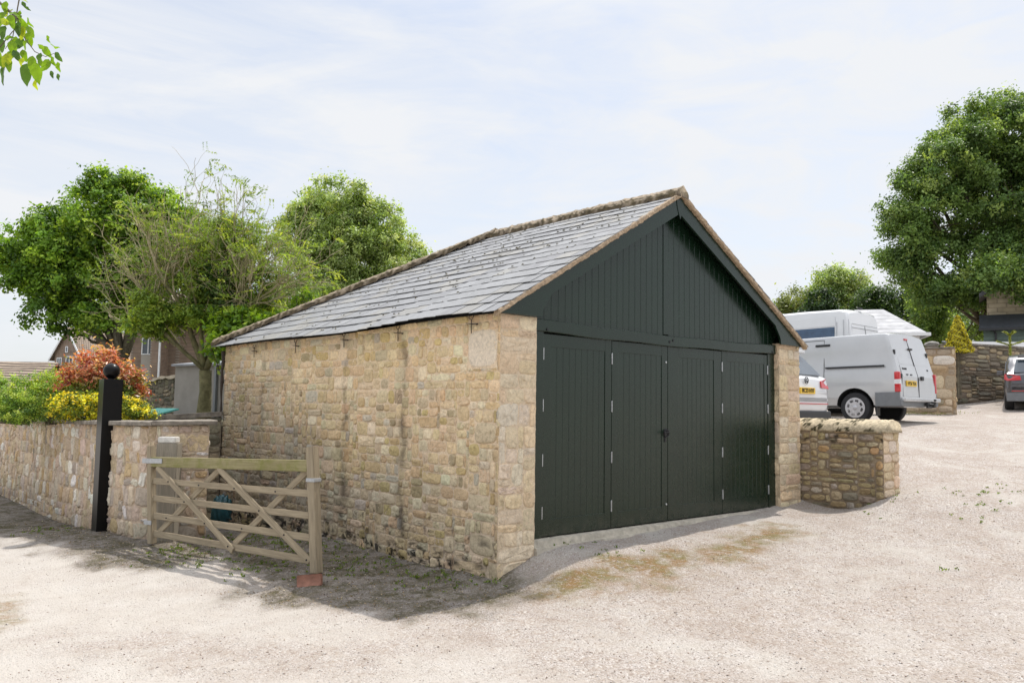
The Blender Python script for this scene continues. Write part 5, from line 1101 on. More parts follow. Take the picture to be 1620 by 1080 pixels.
window(None, kk(222), kk(243), z2(561), z2(534), -.02, h2, o2, e2, y2, 2)
pp = Loc(o2, e2, y2); pp.box(kk(222), kk(243), -.04, .0, z2(601), z2(561.5)); pp.build('panel', M['rendpanel'], h2)
pp = Loc(o2, e2, y2); pp.box(kk(260), kk(262.2), -.92, -.80, -1, zt2); pp.build('downpipe', M['white'], h2)
# low roof far left
o0 = at(-60, 573, 50); e3 = at(92, 575, 50)-o0; e3[2] = 0; Wd = np.linalg.norm(e3); e3 /= Wd; y3 = np.array([-e3[1], e3[0], 0]); zt3 = at(0, 572, 50)[2]; h3 = thing('bungalow', 'long low brown pantiled roof at the far left beyond the shrubs', 'house', (o0[0], o0[1], -1)); o3 = np.array([o0[0], o0[1], 0.])
r_ = Loc(o3, e3, y3); r_.prism([(0, 0, zt3-.12), (Wd, 0, zt3-.12), (Wd, -3.6, zt3-2.2), (0, -3.6, zt3-2.2)], (0, 0, .14)); r_.prism([(0, 0, zt3-.12), (Wd, 0, zt3-.12), (Wd, 3.6, zt3-2.2), (0, 3.6, zt3-2.2)], (0, 0, .14)); r_.build('roof', M['pantile'], h3)
w_ = Loc(o3, e3, y3); w_.prism([(.3, -3.2, -1), (.3, 3.2, -1), (.3, 3.2, zt3-2.05), (.3, 0, zt3-.2), (.3, -3.2, zt3-2.05)], (Wd-.6, 0, 0)); w_.build('wall', M['brick'], h3)
# rendered outhouse with felt roof, stepped garden wall
def block(name, label, cat, corners, z0, z1, roof=None, matn='render'):
    (xa, D_a), (xb, D_b) = corners; a = at(xa, 640, D_a); b = at(xb, 640, D_b); e = b-a; e[2] = 0; Wd = np.linalg.norm(e); e /= Wd; y = np.array([-e[1], e[0], 0]); return a, e, y, Wd
a, e, y, Wd = block('', '', '', ((275, 20.3), (349, 19.3)), 0, 0); oh = thing('rendered_outhouse', 'grey rendered outhouse with flat felt roof behind the thin leaved tree', 'shed', (a[0], a[1], .9)); oo = np.array([a[0], a[1], 0.]); zt = at(275, 579, 20.3)[2]
w_ = Loc(oo, e, y); w_.box(0, Wd+.9, 0, 2.6, .9, zt); w_.build('wall', M['render'], oh); w_ = Loc(oo, e, y); w_.prism([(-.06, -.08, zt), (Wd+1, -.08, zt), (Wd+1, 2.7, zt+.34), (-.06, 2.7, zt+.34)], (0, 0, .05)); w_.build('roof', plain('grey_felt', (.24, .25, .27), .85, .2, 6), oh)
kz = (341-275)/74*Wd; w_ = Loc(oo, e, y); w_.box(kz, kz+.07, -.07, -.01, .95, zt); w_.build('downpipe', M['grey_plastic'], oh)
V0, V1 = at(212, 640, 24), at(279, 640, 21.5); sl = thing('stepped_garden_wall', 'dark stone garden wall with sloping pale coping in front of the brick houses', 'wall', (V0[0], V0[1], .9))
dv = V1-V0; dv[2] = 0; Lw = np.linalg.norm(dv); dv /= Lw; nv = np.array([dv[1], -dv[0], 0]); nv = nv if nv @ (CAM-V0) > 0 else -nv
za, zb3 = at(212, 611, 24)[2], at(279, 597, 21.5)[2]
tt_ = lambda u: (za+(zb3-za)*np.minimum(1, np.asarray(u)/Lw*1.45)) - .85
s_, g4_ = stonework('wall_stones', Lw, max(za, zb3)-.85, planemap((V0[0], V0[1], .85), dv, nv), sl, [((.17,.15,.10),3),((.12,.11,.08),3),((.24,.19,.13),2)], 55, .07, .05, gap=.010, depth=.02, mort=(.13,.11,.085), top=tt_)
mortar_of('wall_body', [g4_], sl); mb = MB(); r = np.random.default_rng(4); P_ = [V0[:2]+dv[:2]*u for u in np.linspace(0, Lw, 16)]
V, F = [], []
for i, (q, u) in enumerate(zip(P_, np.linspace(0, Lw, 16))):
    z = float(tt_(u))+.85
    for (d, h) in ((.08, -.02), (.08, .05), (-.4, .06), (-.4, -.02)): V.append((q[0]+nv[0]*d, q[1]+nv[1]*d, z+h+r.normal(0, .012)))
for i in range(15):
    for c_ in range(4): F.append((i*4+c_, i*4+(c_+1) % 4, i*4+4+(c_+1) % 4, i*4+4+c_))
F += [(0, 1, 2, 3), (63, 62, 61, 60)]; meshobj('coping', np.array(V), F, plain('pale_rough_coping', (.42, .36, .27), .9, .2, 8), sl)
# turquoise sandpit lid on dark planter
a = at(208, 652, 15.6); b = at(251, 652, 15.2); e = b-a; e[2] = 0; Wd = np.linalg.norm(e); e /= Wd; y = np.array([-e[1], e[0], 0]); oo = np.array([a[0], a[1], 0.])
pt = thing('garden_planter', 'dark timber planter box with turquoise lid behind the yellow flowers', 'planter', (a[0], a[1], .97)); w_ = Loc(oo, e, y); w_.box(-.02, Wd+.08, 0, .6, .95, 1.10); w_.build('box', plain('dark_timber', (.06, .05, .042), .9, .3), pt)
w_ = Loc(oo, e, y); w_.prism([(.02, .03, 1.105), (Wd-.04, .03, 1.105), (Wd-.08, .5, 1.20), (.08, .5, 1.20)], (0, 0, .03)); w_.build('lid', M['turq'], pt)

# ---------------------------------------------------------------- vehicles (local frame: x forward from the rear face, y left, z up)
M['silver'] = plain('silver_paint', (.50, .505, .51), .27, .04, 2, metal=.35, coat=.5)
M['white_paint'] = plain('white_car_paint', (.68, .69, .70), .25, .03, 2, coat=.6)
M['grey_paint'] = plain('dark_grey_car_paint', (.10, .10, .11), .28, .04, 2, metal=.4, coat=.7)
def vehicle(name, label, cat, pos, heading, pitch=0, roll=0):
    t_ = bpy.data.objects.new(name, None); COL.objects.link(t_); LOCALS.add(t_.name); t_.location = pos; f = heading/np.linalg.norm(heading)
    t_.rotation_euler = (roll, pitch, math.atan2(f[1], f[0])); return tag(t_, label, cat)
def body(stations, n_sub=1):
    """stations: x -> half profile [(y,z)...] from the bottom centre to the roof centre"""
    V, F = [], []; m = len(stations[0][1]); ring = 2*m-2
    for x, pr in stations:
        rx = x if hasattr(x, '__len__') else [x]*m
        for i in range(m): V.append((rx[i], pr[i][0], pr[i][1]))
        for i in range(m-2, 0, -1): V.append((rx[i], -pr[i][0], pr[i][1]))
    for s in range(len(stations)-1):
        for k in range(ring): F.append((s*ring+k, s*ring+(k+1) % ring, (s+1)*ring+(k+1) % ring, (s+1)*ring+k))
    def capf(b, flip):
        for i in range(m-1):
            j0, j1 = i, i+1; k0, k1 = (ring-i) % ring, (ring-i-1) % ring
            f = [b+j0, b+j1, b+k1, b+k0]; f = list(dict.fromkeys(f))
            if len(f) >= 3: F.append(tuple(f if flip else f[::-1]))
    capf(0, False); capf((len(stations)-1)*ring, True); return V, F
def cut_arches(o, wheels, R, y_out, depth=.34):
    bm = bmesh.new()
    for wx, wz in wheels:
        for sg in (-1, 1):
            bmesh.ops.create_cone(bm, cap_ends=True, segments=32, radius1=R, radius2=R, depth=depth, matrix=Matrix.Translation((wx, sg*(y_out-depth/2+.05), wz)) @ Matrix.Rotation(math.pi/2, 4, 'X'))
    me = bpy.data.meshes.new('cut'); bm.to_mesh(me); bm.free(); me.materials.append(o.data.materials[0]); me.materials.append(M['dark']); me.polygons.foreach_set('material_index', np.ones(len(me.polygons), np.int32))
    c = bpy.data.objects.new('cut', me); COL.objects.link(c); c.matrix_world = o.matrix_world.copy()
    if len(o.data.materials) < 2: o.data.materials.append(M['dark'])
    md = o.modifiers.new('b', 'BOOLEAN'); md.operation = 'DIFFERENCE'; md.object = c; md.solver = 'EXACT'; md.material_mode = 'INDEX'
    bpy.context.view_layer.update(); c.matrix_world = o.matrix_world.copy(); bpy.context.view_layer.update()
    dg = bpy.context.evaluated_depsgraph_get(); nm = bpy.data.meshes.new_from_object(o.evaluated_get(dg)); o.modifiers.remove(md); old = o.data; o.data = nm; nm.name = o.name
    bpy.data.objects.remove(c); bpy.data.meshes.remove(old)
def wheel(parent, x, sg, y, r, wd, trim='chrome', spokes=6):
    mb = MB(); n = 36; c = (x, 0, r)
    prof = [(r*.62, -wd*.5), (r*.93, -wd*.5), (r, -wd*.36), (r, wd*.36), (r*.93, wd*.5), (r*.62, wd*.5)]
    mb.lathe(prof, (x, y*sg-sg*wd*.5*0-sg*wd*.5, r), 'Y', n); o = mb.build('wheel', M['rubber'], parent); autosmooth(o, 30)
    mb = MB(); yo = y*sg; s = sg
    mb.lathe([(r*.66, s*.004), (r*.64, -s*.002), (r*.60, -s*.022), (r*.40, -s*.012), (r*.17, s*.002), (r*.15, s*.008), (r*.01, s*.010)], (x, yo, r), 'Y', n); rim = mb.build('rim', M[trim], o); autosmooth(rim, 40)
    mb = MB()
    for k in range(spokes):
        a = 2*math.pi*k/spokes+.3; 
        mb.obox((x+r*.46*math.cos(a), yo-s*.006, r+r*.46*math.sin(a)), (r*.075*math.cos(a), 0, r*.075*math.sin(a)), (-r*.11*math.sin(a), 0, r*.11*math.cos(a)), (0, .010, 0))
    mb.build('rim_slots', M['dark'], rim); return o
def text(body_, size, mat, parent, loc, right, up, name='lettering', ext=.003, bold=.0, sx=1.):
    cu = bpy.data.curves.new('t', 'FONT'); cu.body = body_; cu.size = size; cu.extrude = ext; cu.align_x = 'CENTER'; cu.align_y = 'CENTER'; cu.offset = bold
    o = bpy.data.objects.new('t', cu); COL.objects.link(o); bpy.context.view_layer.update(); me = bpy.data.meshes.new_from_object(o.evaluated_get(bpy.context.evaluated_depsgraph_get())); bpy.data.objects.remove(o); bpy.data.curves.remove(cu)
    r_, u_ = Vector(right).normalized(), Vector(up).normalized(); n_ = r_.cross(u_); R_ = Matrix((r_*sx, u_, n_)).transposed().to_4x4(); R_.translation = Vector(loc); me.transform(R_); me.materials.clear(); me.materials.append(mat); me.name = name
    q = bpy.data.objects.new(name, me); COL.objects.link(q); q.parent = parent; return q
def profile(hw, z0, zb, zt, tumble, n_top=.35, crown_=.04):
    """half profile: sill z0, belt zb, roof zt"""
    return [(0, z0), (hw*.80, z0), (hw*.955, z0+.05), (hw*.99, z0+.22), (hw, z0+(zb-z0)*.55), (hw*.99, zb-.06), (hw*.965, zb), (hw*(1-tumble*.5), zb+(zt-zb)*.5), (hw*(1-tumble*.92), zb+(zt-zb)*.84), (hw*(1-tumble*1.25), zb+(zt-zb)*.955), (hw*(1-tumble*2.1), zt-.012), (hw*.45, zt+crown_*.6), (0, zt+crown_)]
def rake(pr, base, amt, zb, zt): return [base+amt*max(0, (z-zb)/(zt-zb)) for (y, z) in pr]
def seams(parent, mat, lines, name='panel_gap', r=.006):
    for P in lines: MB().tube(P, r, 4).build(name, mat, parent)

# --- silver panel van
vx = at(1425, 645, 17.2); HEAD = np.array([-.01, 1., 0])
lat = np.array([-HEAD[1], HEAD[0], 0]); pos = vx-lat*.97; zg = g1(12.8, 3.0)
van = vehicle('panel_van', 'silver panel van with yellow rear plate parked beside the garage', 'van', (pos[0], pos[1], 1.125), HEAD, math.radians(1.0))
S = []
for x, hw, zt, am in ((0.0, .955, 1.915, .25), (.03, .972, 1.94, .25), (.10, .98, 1.95, .24), (1.2, .985, 1.955, .05), (2.6, .985, 1.955, 0), (3.15, .975, 1.93, 0)):
    pr = profile(hw, .34, 1.18, zt, .085); S.append((rake(pr, x, am*(1-x/3.4), .95, 1.95), pr))
for x, hw, zt, zb in ((3.6, .965, 1.70, 1.15), (4.0, .95, 1.38, 1.12), (4.25, .93, 1.20, 1.06), (4.7, .84, 1.02, .95), (4.83, .74, .80, .70)): pr = profile(hw, .32, zb, zt, .08); S.append((x, pr))
V, F = body(S); vb = meshobj('body', V, F, M['silver'], van); autosmooth(vb, 28); cut_arches(vb, [(.98, .35), (3.92, .35)], .415, .985); autosmooth(vb, 28)
for wx in (.98, 3.92):
    for sg in (1, -1): wheel(van, wx, sg, .955, .335, .215, 'chrome', 8)
def yside(z, hw=.985): return hw*1.0-.0 if z < 1.18 else hw*(1-.085*(z-1.18)/(.78)*1.12)
# lower grey cladding behind and ahead of the wheel
mb = MB(); mb.bbox(.0, .52, .935, .993, .36, .66, .012); mb.bbox(-.045, .12, -.95, .985, .36, .50, .02); mb.bbox(.0, .52, -.993, -.935, .36, .66, .012); mb.build('bumper', M['grey_plastic'], van)
mb = MB(); mb.bbox(-.11, .02, -.93, .93, .46, .545, .02); mb.build('rear_step', M['steel'], van)
mb = MB(); mb.tube([(-.10, -.25, .40), (-.22, -.25, .40), (-.24, -.25, .46)], [.03, .03, .02], 8); mb.lathe([(.0, -.03), (.028, -.015), (.03, 0), (.026, .018), (.0, .03)], (-.24, -.25, .50), 'Z', 12); mb.box(-.13, -.09, -.36, -.14, .33, .45); mb.bbox(-.17,-.10,-.50,-.40,.34,.47,.01); mb.build('tow_bar', M['black_plastic'], van)
MB().bbox(1.34, 1.40, .80, .94, .10, .42, .005).build('mud_flap', M['black_plastic'], van) if False else MB().bbox(.50, .53, .80, .96, .16, .42, .005).build('mud_flap', M['black_plastic'], van)
def rx(z): return .26*max(0, (z-.95)/1.0)
def rear_patch(mb, y0, y1, z0, z1, d=.006, th=.012):
    mb.add([(rx(z0)-d, y0, z0), (rx(z0)-d, y1, z0), (rx(z1)-d, y1, z1), (rx(z1)-d, y0, z1), (rx(z0)+th, y0, z0), (rx(z0)+th, y1, z0), (rx(z1)+th, y1, z1), (rx(z1)+th, y0, z1)], [(0,1,2,3),(4,7,6,5),(0,4,5,1),(1,5,6,2),(2,6,7,3),(3,7,4,0)])
for y0, y1 in ((.012, .80), (-.80, -.002)):
    mb = MB(); rear_patch(mb, y0, y1, .56, 1.0, .012); mb2 = MB(); rear_patch(mb2, y0+.0, y1*(.97 if y1 > .1 else 1), 1.0, 1.24, .014); rear_patch(mb2, y0+.03 if y0 > 0 else y0*.93, (y1-.05) if y1 > .1 else y1-.03, 1.27, 1.78, .006)
    mb.V += []; b = len(mb.V); mb.V += mb2.V; mb.F += [tuple(i+b for i in f) for f in mb2.F]; mb.M += mb2.M; autosmooth(mb.build('rear_door', M['silver'], van))
rd = [o for o in van.children if o.name.startswith('rear_door')]
seams(van, M['dark'], [[(rx(.56)-.013, .005, .56), (rx(.95)-.013, .005, .95), (rx(1.84)-.008, .005, 1.84)]], r=.008)
mb = MB(); mb.bbox(-.026, -.010, .14, .66, .79, .91, .003); pl = mb.build('number_plate', M['plate'], van); text('HY56 YKA', .105, M['ink'], pl, (-.028, .40, .849), (0, -1, 0), (0, 0, 1), sx=.92)
for y0 in (.30, .50): mb = MB(); rear_patch(mb, y0, y0+.08, 1.03, 1.055, .028, 0); mb.build('plate_lamp', M['black_plastic'], rd[0])
MB().bbox(-.035, .0, -.24, -.12, .93, 1.02, .008).build('door_handle', M['black_plastic'], rd[1])
text('TRANSIT', .055, M['ink'], rd[0], (rx(1.17)-.02, .60, 1.165), (0, -1, 0), (.2, 0, 1), sx=1.1)
text('280', .05, M['ink'], rd[1], (rx(1.17)-.02, -.62, 1.17), (0, -1, 0), (.2, 0, 1))
mb = MB(); mb.bbox(-.012, .10, .905, .992, .66, 1.09, .02); mb.build('tail_lamp', M['red_lamp'], van); mb = MB(); mb.bbox(-.016, .10, .910, .995, .83, .93, .01); mb.build('clear_lens', M['clear_lamp'], [o for o in van.children if o.name.startswith('tail_lamp')][0])
mb = MB(); mb.bbox(-.012, .10, -.992, -.905, .66, 1.09, .02); mb.build('tail_lamp', M['red_lamp'], van)
MB().bbox(rx(1.84)-.03, rx(1.86)+.02, -.02, .13, 1.815, 1.855, .006).build('high_brake_lamp', M['red_lamp'], van)
for (y, z) in ((.845, 1.52), (-.845, 1.52), (.87, 1.0)): MB().bbox(rx(z)-.03, rx(z)+.03, y-.03, y+.03, z-.05, z+.05, .01).build('door_hinge', M['black_plastic'], van)
MB().bbox(rx(1.58)-.035, rx(1.58), -.09, .10, 1.60, 1.64, .01).build('door_latch', M['black_plastic'], van)
# side: sliding door, rail, handle, swage
ys = lambda z: 1.0*(.985*(1-.085*.5*(z-1.18)/.39) if z > 1.18 else .985)
MB().bbox(.30, 1.62, .972, .992, 1.205, 1.245, .006).build('side_rail', M['black_plastic'], van)
MB().bbox(1.52, 1.86, .905, .945, 1.715, 1.765, .008).build('side_handle', M['black_plastic'], van)
seams(van, M['dark'], [[(1.62, .990, .42), (1.66, .990, 1.0), (1.66, .968, 1.2), (1.66, .930, 1.56), (1.66, .905, 1.86)], [(3.0, .99, .42), (2.95, .968, 1.2), (2.95, .905, 1.86)], [(1.66, .905, 1.86), (2.95, .905, 1.86)]])
for sg in (1, -1): MB().prism([(3.02, sg*.962, 1.24), (3.02, sg*.915, 1.74), (3.42, sg*.915, 1.70), (3.80, sg*.945, 1.26)], (0, sg*.015, 0)).build('cab_window', M['glass'], van)
MB().prism([(3.68, -.78, 1.70), (3.68, .78, 1.70), (4.20, .84, 1.27), (4.20, -.84, 1.27)], (.03, 0, .035)).build('windscreen', M['glass'], van)
for sg in (1, -1):
    MB().bbox(3.45, 3.60, min(sg*.99, sg*1.16), max(sg*.99, sg*1.16), 1.18, 1.44, .03).build('door_mirror', M['black_plastic'], van); MB().bbox(4.60, 4.76, min(sg*.62, sg*.86), max(sg*.62, sg*.86), .72, .95, .04).build('headlight', M['clear_lamp'], van)

# --- white camper van behind it
cx_ = at(1397, 560, 22.3); pos = cx_-np.array([1.0, 0, 0]); 
cam_v = vehicle('camper_van', 'tall white camper van with dark side window behind the silver van', 'camper van', (pos[0]+.32, pos[1], 1.26), np.array([-.02, 1, 0]), math.radians(.8))
S = []; ZT = 2.80
for x, hw, zt, am in ((0, .90, ZT-.10, .20), (.06, .97, ZT-.04, .20), (.25, .99, ZT, .17), (1.4, 1.0, ZT+.02, .0), (4.2, 1.0, ZT+.0, 0), (4.7, .98, ZT-.10, 0)):
    pr = profile(hw, .34, 1.35, zt, .075); S.append((rake(pr, x, am*(1-x/5), 1.1, ZT), pr))
for x, hw, zt, zb in ((5.1, .96, 2.15, 1.3), (5.5, .93, 1.45, 1.15), (5.9, .85, 1.05, .95), (6.0, .74, .8, .7)): S.append((x, profile(hw, .32, zb, zt, .08)))
V, F = body(S); cb2 = meshobj('body', V, F, M['white_paint'], cam_v); autosmooth(cb2, 28); cut_arches(cb2, [(1.35, .35), (5.0, .35)], .42, 1.0); autosmooth(cb2, 28)
for wx in (1.35, 5.0):
    for sg in (1, -1): wheel(cam_v, wx, sg, .97, .345, .22)
yv = lambda z: 1.0*(1-.075*.92*(z-1.35)/(.84*(ZT-1.35)))
def side_quad(x0, x1, z0, z1, d=.008, hw=1.0): 
    return MB().prism([(x0, yv(z0)*hw, z0), (x1, yv(z0)*hw, z0), (x1, yv(z1)*hw, z1), (x0, yv(z1)*hw, z1)], (0, d+.006, 0))
side_quad(.52, 2.25, ZT-.88, ZT-.48).build('side_window', plain('tinted_window', (.035, .075, .14), .08, .2, coat=.5), cam_v)
side_quad(.50, 2.3, ZT-.45, ZT-.20, .003).build('side_panel', M['white_paint'], cam_v)
seams(cam_v, plain('soft_grey_gap', (.35, .36, .38), .6), [[(.12, yv(1.4)+.004, 1.4), (.14, yv(2.5)+.002, 2.5)], [(.26, yv(1.4)+.004, 1.4), (.28, yv(2.5)+.002, 2.5)], [(.46, yv(1.4)+.004, 1.4), (.46, yv(2.45)+.002, 2.45)]], r=.008)
def rx2(z): return .20*max(0, (z-1.1)/(ZT-1.1))
for y0, y1 in ((.01, .82), (-.82, -.01)):
    mb = MB(); mb.add([(rx2(.6)-.012, y0, .6), (rx2(.6)-.012, y1, .6), (rx2(2.4)-.012, y1*.95, 2.4), (rx2(2.4)-.012, y0*.95, 2.4), (.1, y0, .6), (.1, y1, .6), (.25, y1*.95, 2.4), (.25, y0*.95, 2.4)], [(0,1,2,3),(4,7,6,5),(0,4,5,1),(1,5,6,2),(2,6,7,3),(3,7,4,0)]); mb.build('rear_door', M['white_paint'], cam_v)
seams(cam_v, M['grey_plastic'], [[(rx2(ZT-.5)-.014, -.78, ZT-.5), (rx2(ZT-.5)-.014, .78, ZT-.5)], [(rx2(2.4)-.012, -.76, 2.4), (rx2(2.4)-.012, .76, 2.4)], [(-.014, 0, .6), (rx2(1.1)-.014, 0, 1.1), (rx2(2.4)-.014, 0, 2.4)]], r=.006)
MB().bbox(rx2(1.85)-.03, rx2(1.85), -.42, -.30, 1.74, 1.96, .02).build('rear_badge', plain('faded_red_sticker', (.5, .12, .10), .5), cam_v)
MB().bbox(.20, .28, -.05, .10, ZT+.04, ZT+.09, .01).build('roof_camera', M['black_plastic'], cam_v)
for sg in (1, -1): MB().bbox(-.02, .08, min(sg*.90, sg*.985), max(sg*.90, sg*.985), .85, 1.35, .02).build('tail_lamp', M['red_lamp'], cam_v)
MB().bbox(-.05, .1, -.95, .95, .38, .55, .02).build('bumper', M['grey_plastic'], cam_v)
for sg in (1, -1): MB().prism([(4.2, sg*.955, 1.45), (4.2, sg*.925, 2.05), (4.7, sg*.925, 2.0), (5.25, sg*.945, 1.45)], (0, sg*.012, 0)).build('cab_window', M['glass'], cam_v)

# --- cars
def car(name, label, pos, head, paint, L_, W_, H_, wb, plate, windowmat='glass', roll=0, pitch=0, tyre=.34, badge=None, lamp='wide'):
    t_ = vehicle(name, label, 'car', pos, head, pitch, roll); hw = W_/2; S = []; zb = H_*.62
    for x, f, zt, z0, zbb in ((0, .80, .80, .45, .70), (.04, .90, 1.0, .38, .85), (.10, .95, 1.06, .34, .93)): S.append((x, profile(hw*f, z0, min(zbb, zt-.08), zt, .04, crown_=.02)))
    for x, f, zt, z0 in ((.22, .97, zb+.03+.06, .30), (.45, .985, H_*.80, .28), (.72, .99, H_*.93, .26), (1.1, 1.0, H_*.985, .25), (1.9, 1.0, H_, .25), (2.5, 1.0, H_*.985, .25)): S.append((x, profile(hw*f, z0, zb, zt, .13, crown_=.03)))
    for x, f, zt, zb_ in ((2.95, .995, H_*.90, zb), (3.35, .99, H_*.74, zb-.03), (3.60, .98, zb+.05, zb-.05), (4.1, .95, zb-.06, zb-.16), (L_-.12, .86, zb-.22, zb-.30), (L_, .74, .60, .52)): S.append((x, profile(hw*f, .27, zb_, zt, .10 if x > 3.2 else .13, crown_=.02)))
    V, F = body(S); b = meshobj('body', V, F, paint, t_); w0 = .86; autosmooth(b, 30); cut_arches(b, [(w0, tyre), (w0+wb, tyre)], tyre+.055, hw+.01); autosmooth(b, 30)
    for wx in (w0, w0+wb):
        for sg in (1, -1): wheel(t_, wx, sg, hw-.015, tyre, .24, 'chrome', 5)
    # glazing
    g = MB(); 
    for sg in (1, -1): g = MB(); g.prism([(.62, sg*hw*.955, zb+.03), (.95, sg*hw*.905, H_*.86), (2.55, sg*hw*.90, H_*.90), (3.25, sg*hw*.955, zb+.02)], (0, sg*.018, 0)); g.build('side_window', M['glass'], t_)
    g = MB(); g.prism([(.125, -hw*.74, zb+.045), (.125, hw*.74, zb+.045), (.47, hw*.66, H_*.875), (.47, -hw*.66, H_*.875)], (-.03, 0, .03)); g.build('rear_window', M['glass'], t_)
    g = MB(); g.prism([(2.98, -hw*.74, H_*.90), (2.98, hw*.74, H_*.90), (3.52, hw*.80, zb+.07), (3.52, -hw*.80, zb+.07)], (.02, 0, .04)); g.build('windscreen', M['glass'], t_)
    MB().bbox(.34, .62, -hw*.62, hw*.62, H_*.925, H_*.965, .012).build('roof_spoiler', paint, t_)
    MB().bbox(-.012, .25, -hw*.93, hw*.93, .26, .42 if lamp == 'wide' else .5, .03).build('bumper', M['black_plastic'] if lamp == 'wide' else M['grey_plastic'], t_)
    MB().bbox(-.018, .05, -hw*.80, hw*.80, .545, .562, .004).build('reflector_strip', M['red_lamp'], t_)
    for sg in (1, -1):
        MB().prism([(.0, sg*hw*.55, .86), (.03, sg*hw*.90, .84), (.12, sg*hw*.975, .88), (.14, sg*hw*.965, 1.03), (.05, sg*hw*.86, 1.04), (.03, sg*hw*.58, .98)], (-.022, 0, .0)).build('tail_lamp', M['red_lamp'], t_)
        MB().bbox(2.98, 3.14, min(sg*hw, sg*(hw+.19)), max(sg*hw, sg*(hw+.19)), zb-.01, zb+.14, .03).build('door_mirror', paint, t_); MB().bbox(L_-.22, L_-.04, min(sg*hw*.6, sg*hw*.9), max(sg*hw*.6, sg*hw*.9), .66, .80, .03).build('headlight', M['clear_lamp'], t_)
        for dx in (1.15, 2.1): MB().bbox(dx, dx+.18, min(sg*hw*.99, sg*(hw*.99+.03)), max(sg*hw*.99, sg*(hw*.99+.03)), zb-.14, zb-.10, .008).build('door_handle', paint, t_)
    mb = MB(); mb.bbox(-.030, .02, -.26, .26, .735, .85, .004); pl = mb.build('number_plate', M['plate'], t_)
    if plate: text(plate, .105, M['ink'], pl, (-.034, 0, .793), (0, -1, 0), (0, 0, 1), sx=.92, bold=.001)
    if badge:
        rg = MB(); P = [(-.004, .062*math.cos(q), .985+.062*math.sin(q)) for q in np.linspace(0, 2*math.pi, 28)]; rg.tube(P, .007, 6, False); bd = rg.build('badge', M['black_iron'], t_)
        mb = MB()
        for q in ([(.026, .045), (.0, .005), (-.026, .045)], [(.048, .020), (.024, -.045), (.0, -.002), (-.024, -.045), (-.048, .020)]): mb.tube([(-.008, a, .985+c_) for a, c_ in q], .006, 5)
        mb.build('badge_letters', M['black_iron'], bd)
    return t_
c0 = at(1277, 600, 15.2); wc = car('white_car', 'white hatchback car with yellow rear plate half hidden behind the right garage pier', (c0[0], c0[1], c0[2]-1.0), np.array([.02, 1, 0]), M['white_paint'], 4.5, 1.84, 1.66, 2.68, 'BC23 HYF', badge=True, pitch=math.radians(1))
c0 = at(1652, 602, 22.8); hd = np.array([.955, .295, 0]); gc = car('grey_car', 'dark grey metallic car at the right edge facing the far stone wall', (c0[0], c0[1], c0[2]-.84), hd, M['grey_paint'], 4.37, 1.96, 1.62, 2.66, 'WP16 KTN', lamp='n', tyre=.36, pitch=math.radians(-2.2))

# ---------------------------------------------------------------- yard walls and buildings on the right
def yard_wall(name, label, P0, P1, z0, z1, pal, seed, mort, cop, cz=.05, **kw):
    t_ = thing(name, label, 'wall', (P0[0], P0[1], z0)); d = P1-P0; d[2] = 0; Lw = np.linalg.norm(d); d /= Lw; n_ = np.array([d[1], -d[0], 0]); n_ = n_ if n_ @ (CAM-P0) > 0 else -n_
    s_, g_ = stonework('wall_stones', Lw, z1-z0, planemap((P0[0], P0[1], z0), d, n_), t_, pal, seed, mort=mort, **kw); sheets = [g_]
    if cop == 'end':
        e_, ge = stonework('wall_stones', .45, z1-z0, planemap((P1[0], P1[1], z0), -n_, d), t_, pal, seed+1, .09, .08, mort=mort, gap=.01, depth=.02); sheets.append(ge)
    c_ = Loc((P0[0], P0[1], 0), d, -n_); c_.box(.0, Lw-.015, .015, .45, z0, z1-.01); e = MB(); e.V, e.F = c_.w(), c_.F; mortar_of('wall_body', sheets, t_, e)
    c_ = Loc((P0[0], P0[1], 0), d, -n_); u = 0; r = np.random.default_rng(seed)
    while u < Lw: L_ = min(r.uniform(.5, .9), Lw-u); c_.box(u+.003, u+L_-.003, -.05, .5, z1+r.normal(0, .006), z1+cz+r.normal(0, .006)); u += L_
    c_.build('coping', M['conc'], t_); return t_
P0, P1 = at(1425, 600, 22.9), at(1512, 600, 22.3); zt = at(1490, 548, 22.4)[2]
yard_wall('yard_wall', 'buff stone yard wall end behind the rear of the silver van', P0, P1, 1.0, zt-.05, [((.50,.38,.23),3),((.44,.32,.19),2),((.38,.31,.22),2),((.56,.46,.32),1.5)], 61, (.42,.31,.20), 'end', cu=.09, cv=.09, gap=.012, depth=.03, fixed=[(.80, 1.34, zt-1.05-.50, zt-1.05-.16)], fixcol=[(.66,.60,.52)])
P0, P1 = at(1508, 600, 26.3), at(1655, 600, 28.0); zt = at(1560, 546, 27)[2]
yard_wall('yard_wall', 'darker coursed stone wall running behind the dark grey car', P0, P1, 1.3, zt-.04, [((.30,.25,.18),4),((.24,.20,.15),3),((.40,.31,.20),2),((.46,.36,.24),1.4),((.19,.17,.13),2)], 63, (.20,.16,.12), '', cu=.08, cv=.055, ws=(3,4,5,6,7,8), hs=(1,2,2,3), gap=.016, depth=.04, cz=.06, jit=.13)
# rough stone on the wall
mb = MB(); bm = bmesh.new(); bmesh.ops.create_icosphere(bm, subdivisions=3, radius=1); q0 = at(1474, 545, 23.2)
for v in bm.verts: p_ = np.array(v.co); k_ = 1+.12*math.sin(5*p_[0]+3*p_[1])*math.cos(4*p_[2]+p_[0]*3); v.co = tuple(q0+p_*k_*np.array([.17, .2, .09]))
mb.bm(bm); tag(mb.build('loose_boulder', plain('grey_boulder', (.22, .21, .19), .95, .3, 9, bmp=.9)), 'rough grey boulder lying on top of the yard wall beside the van', 'boulder')
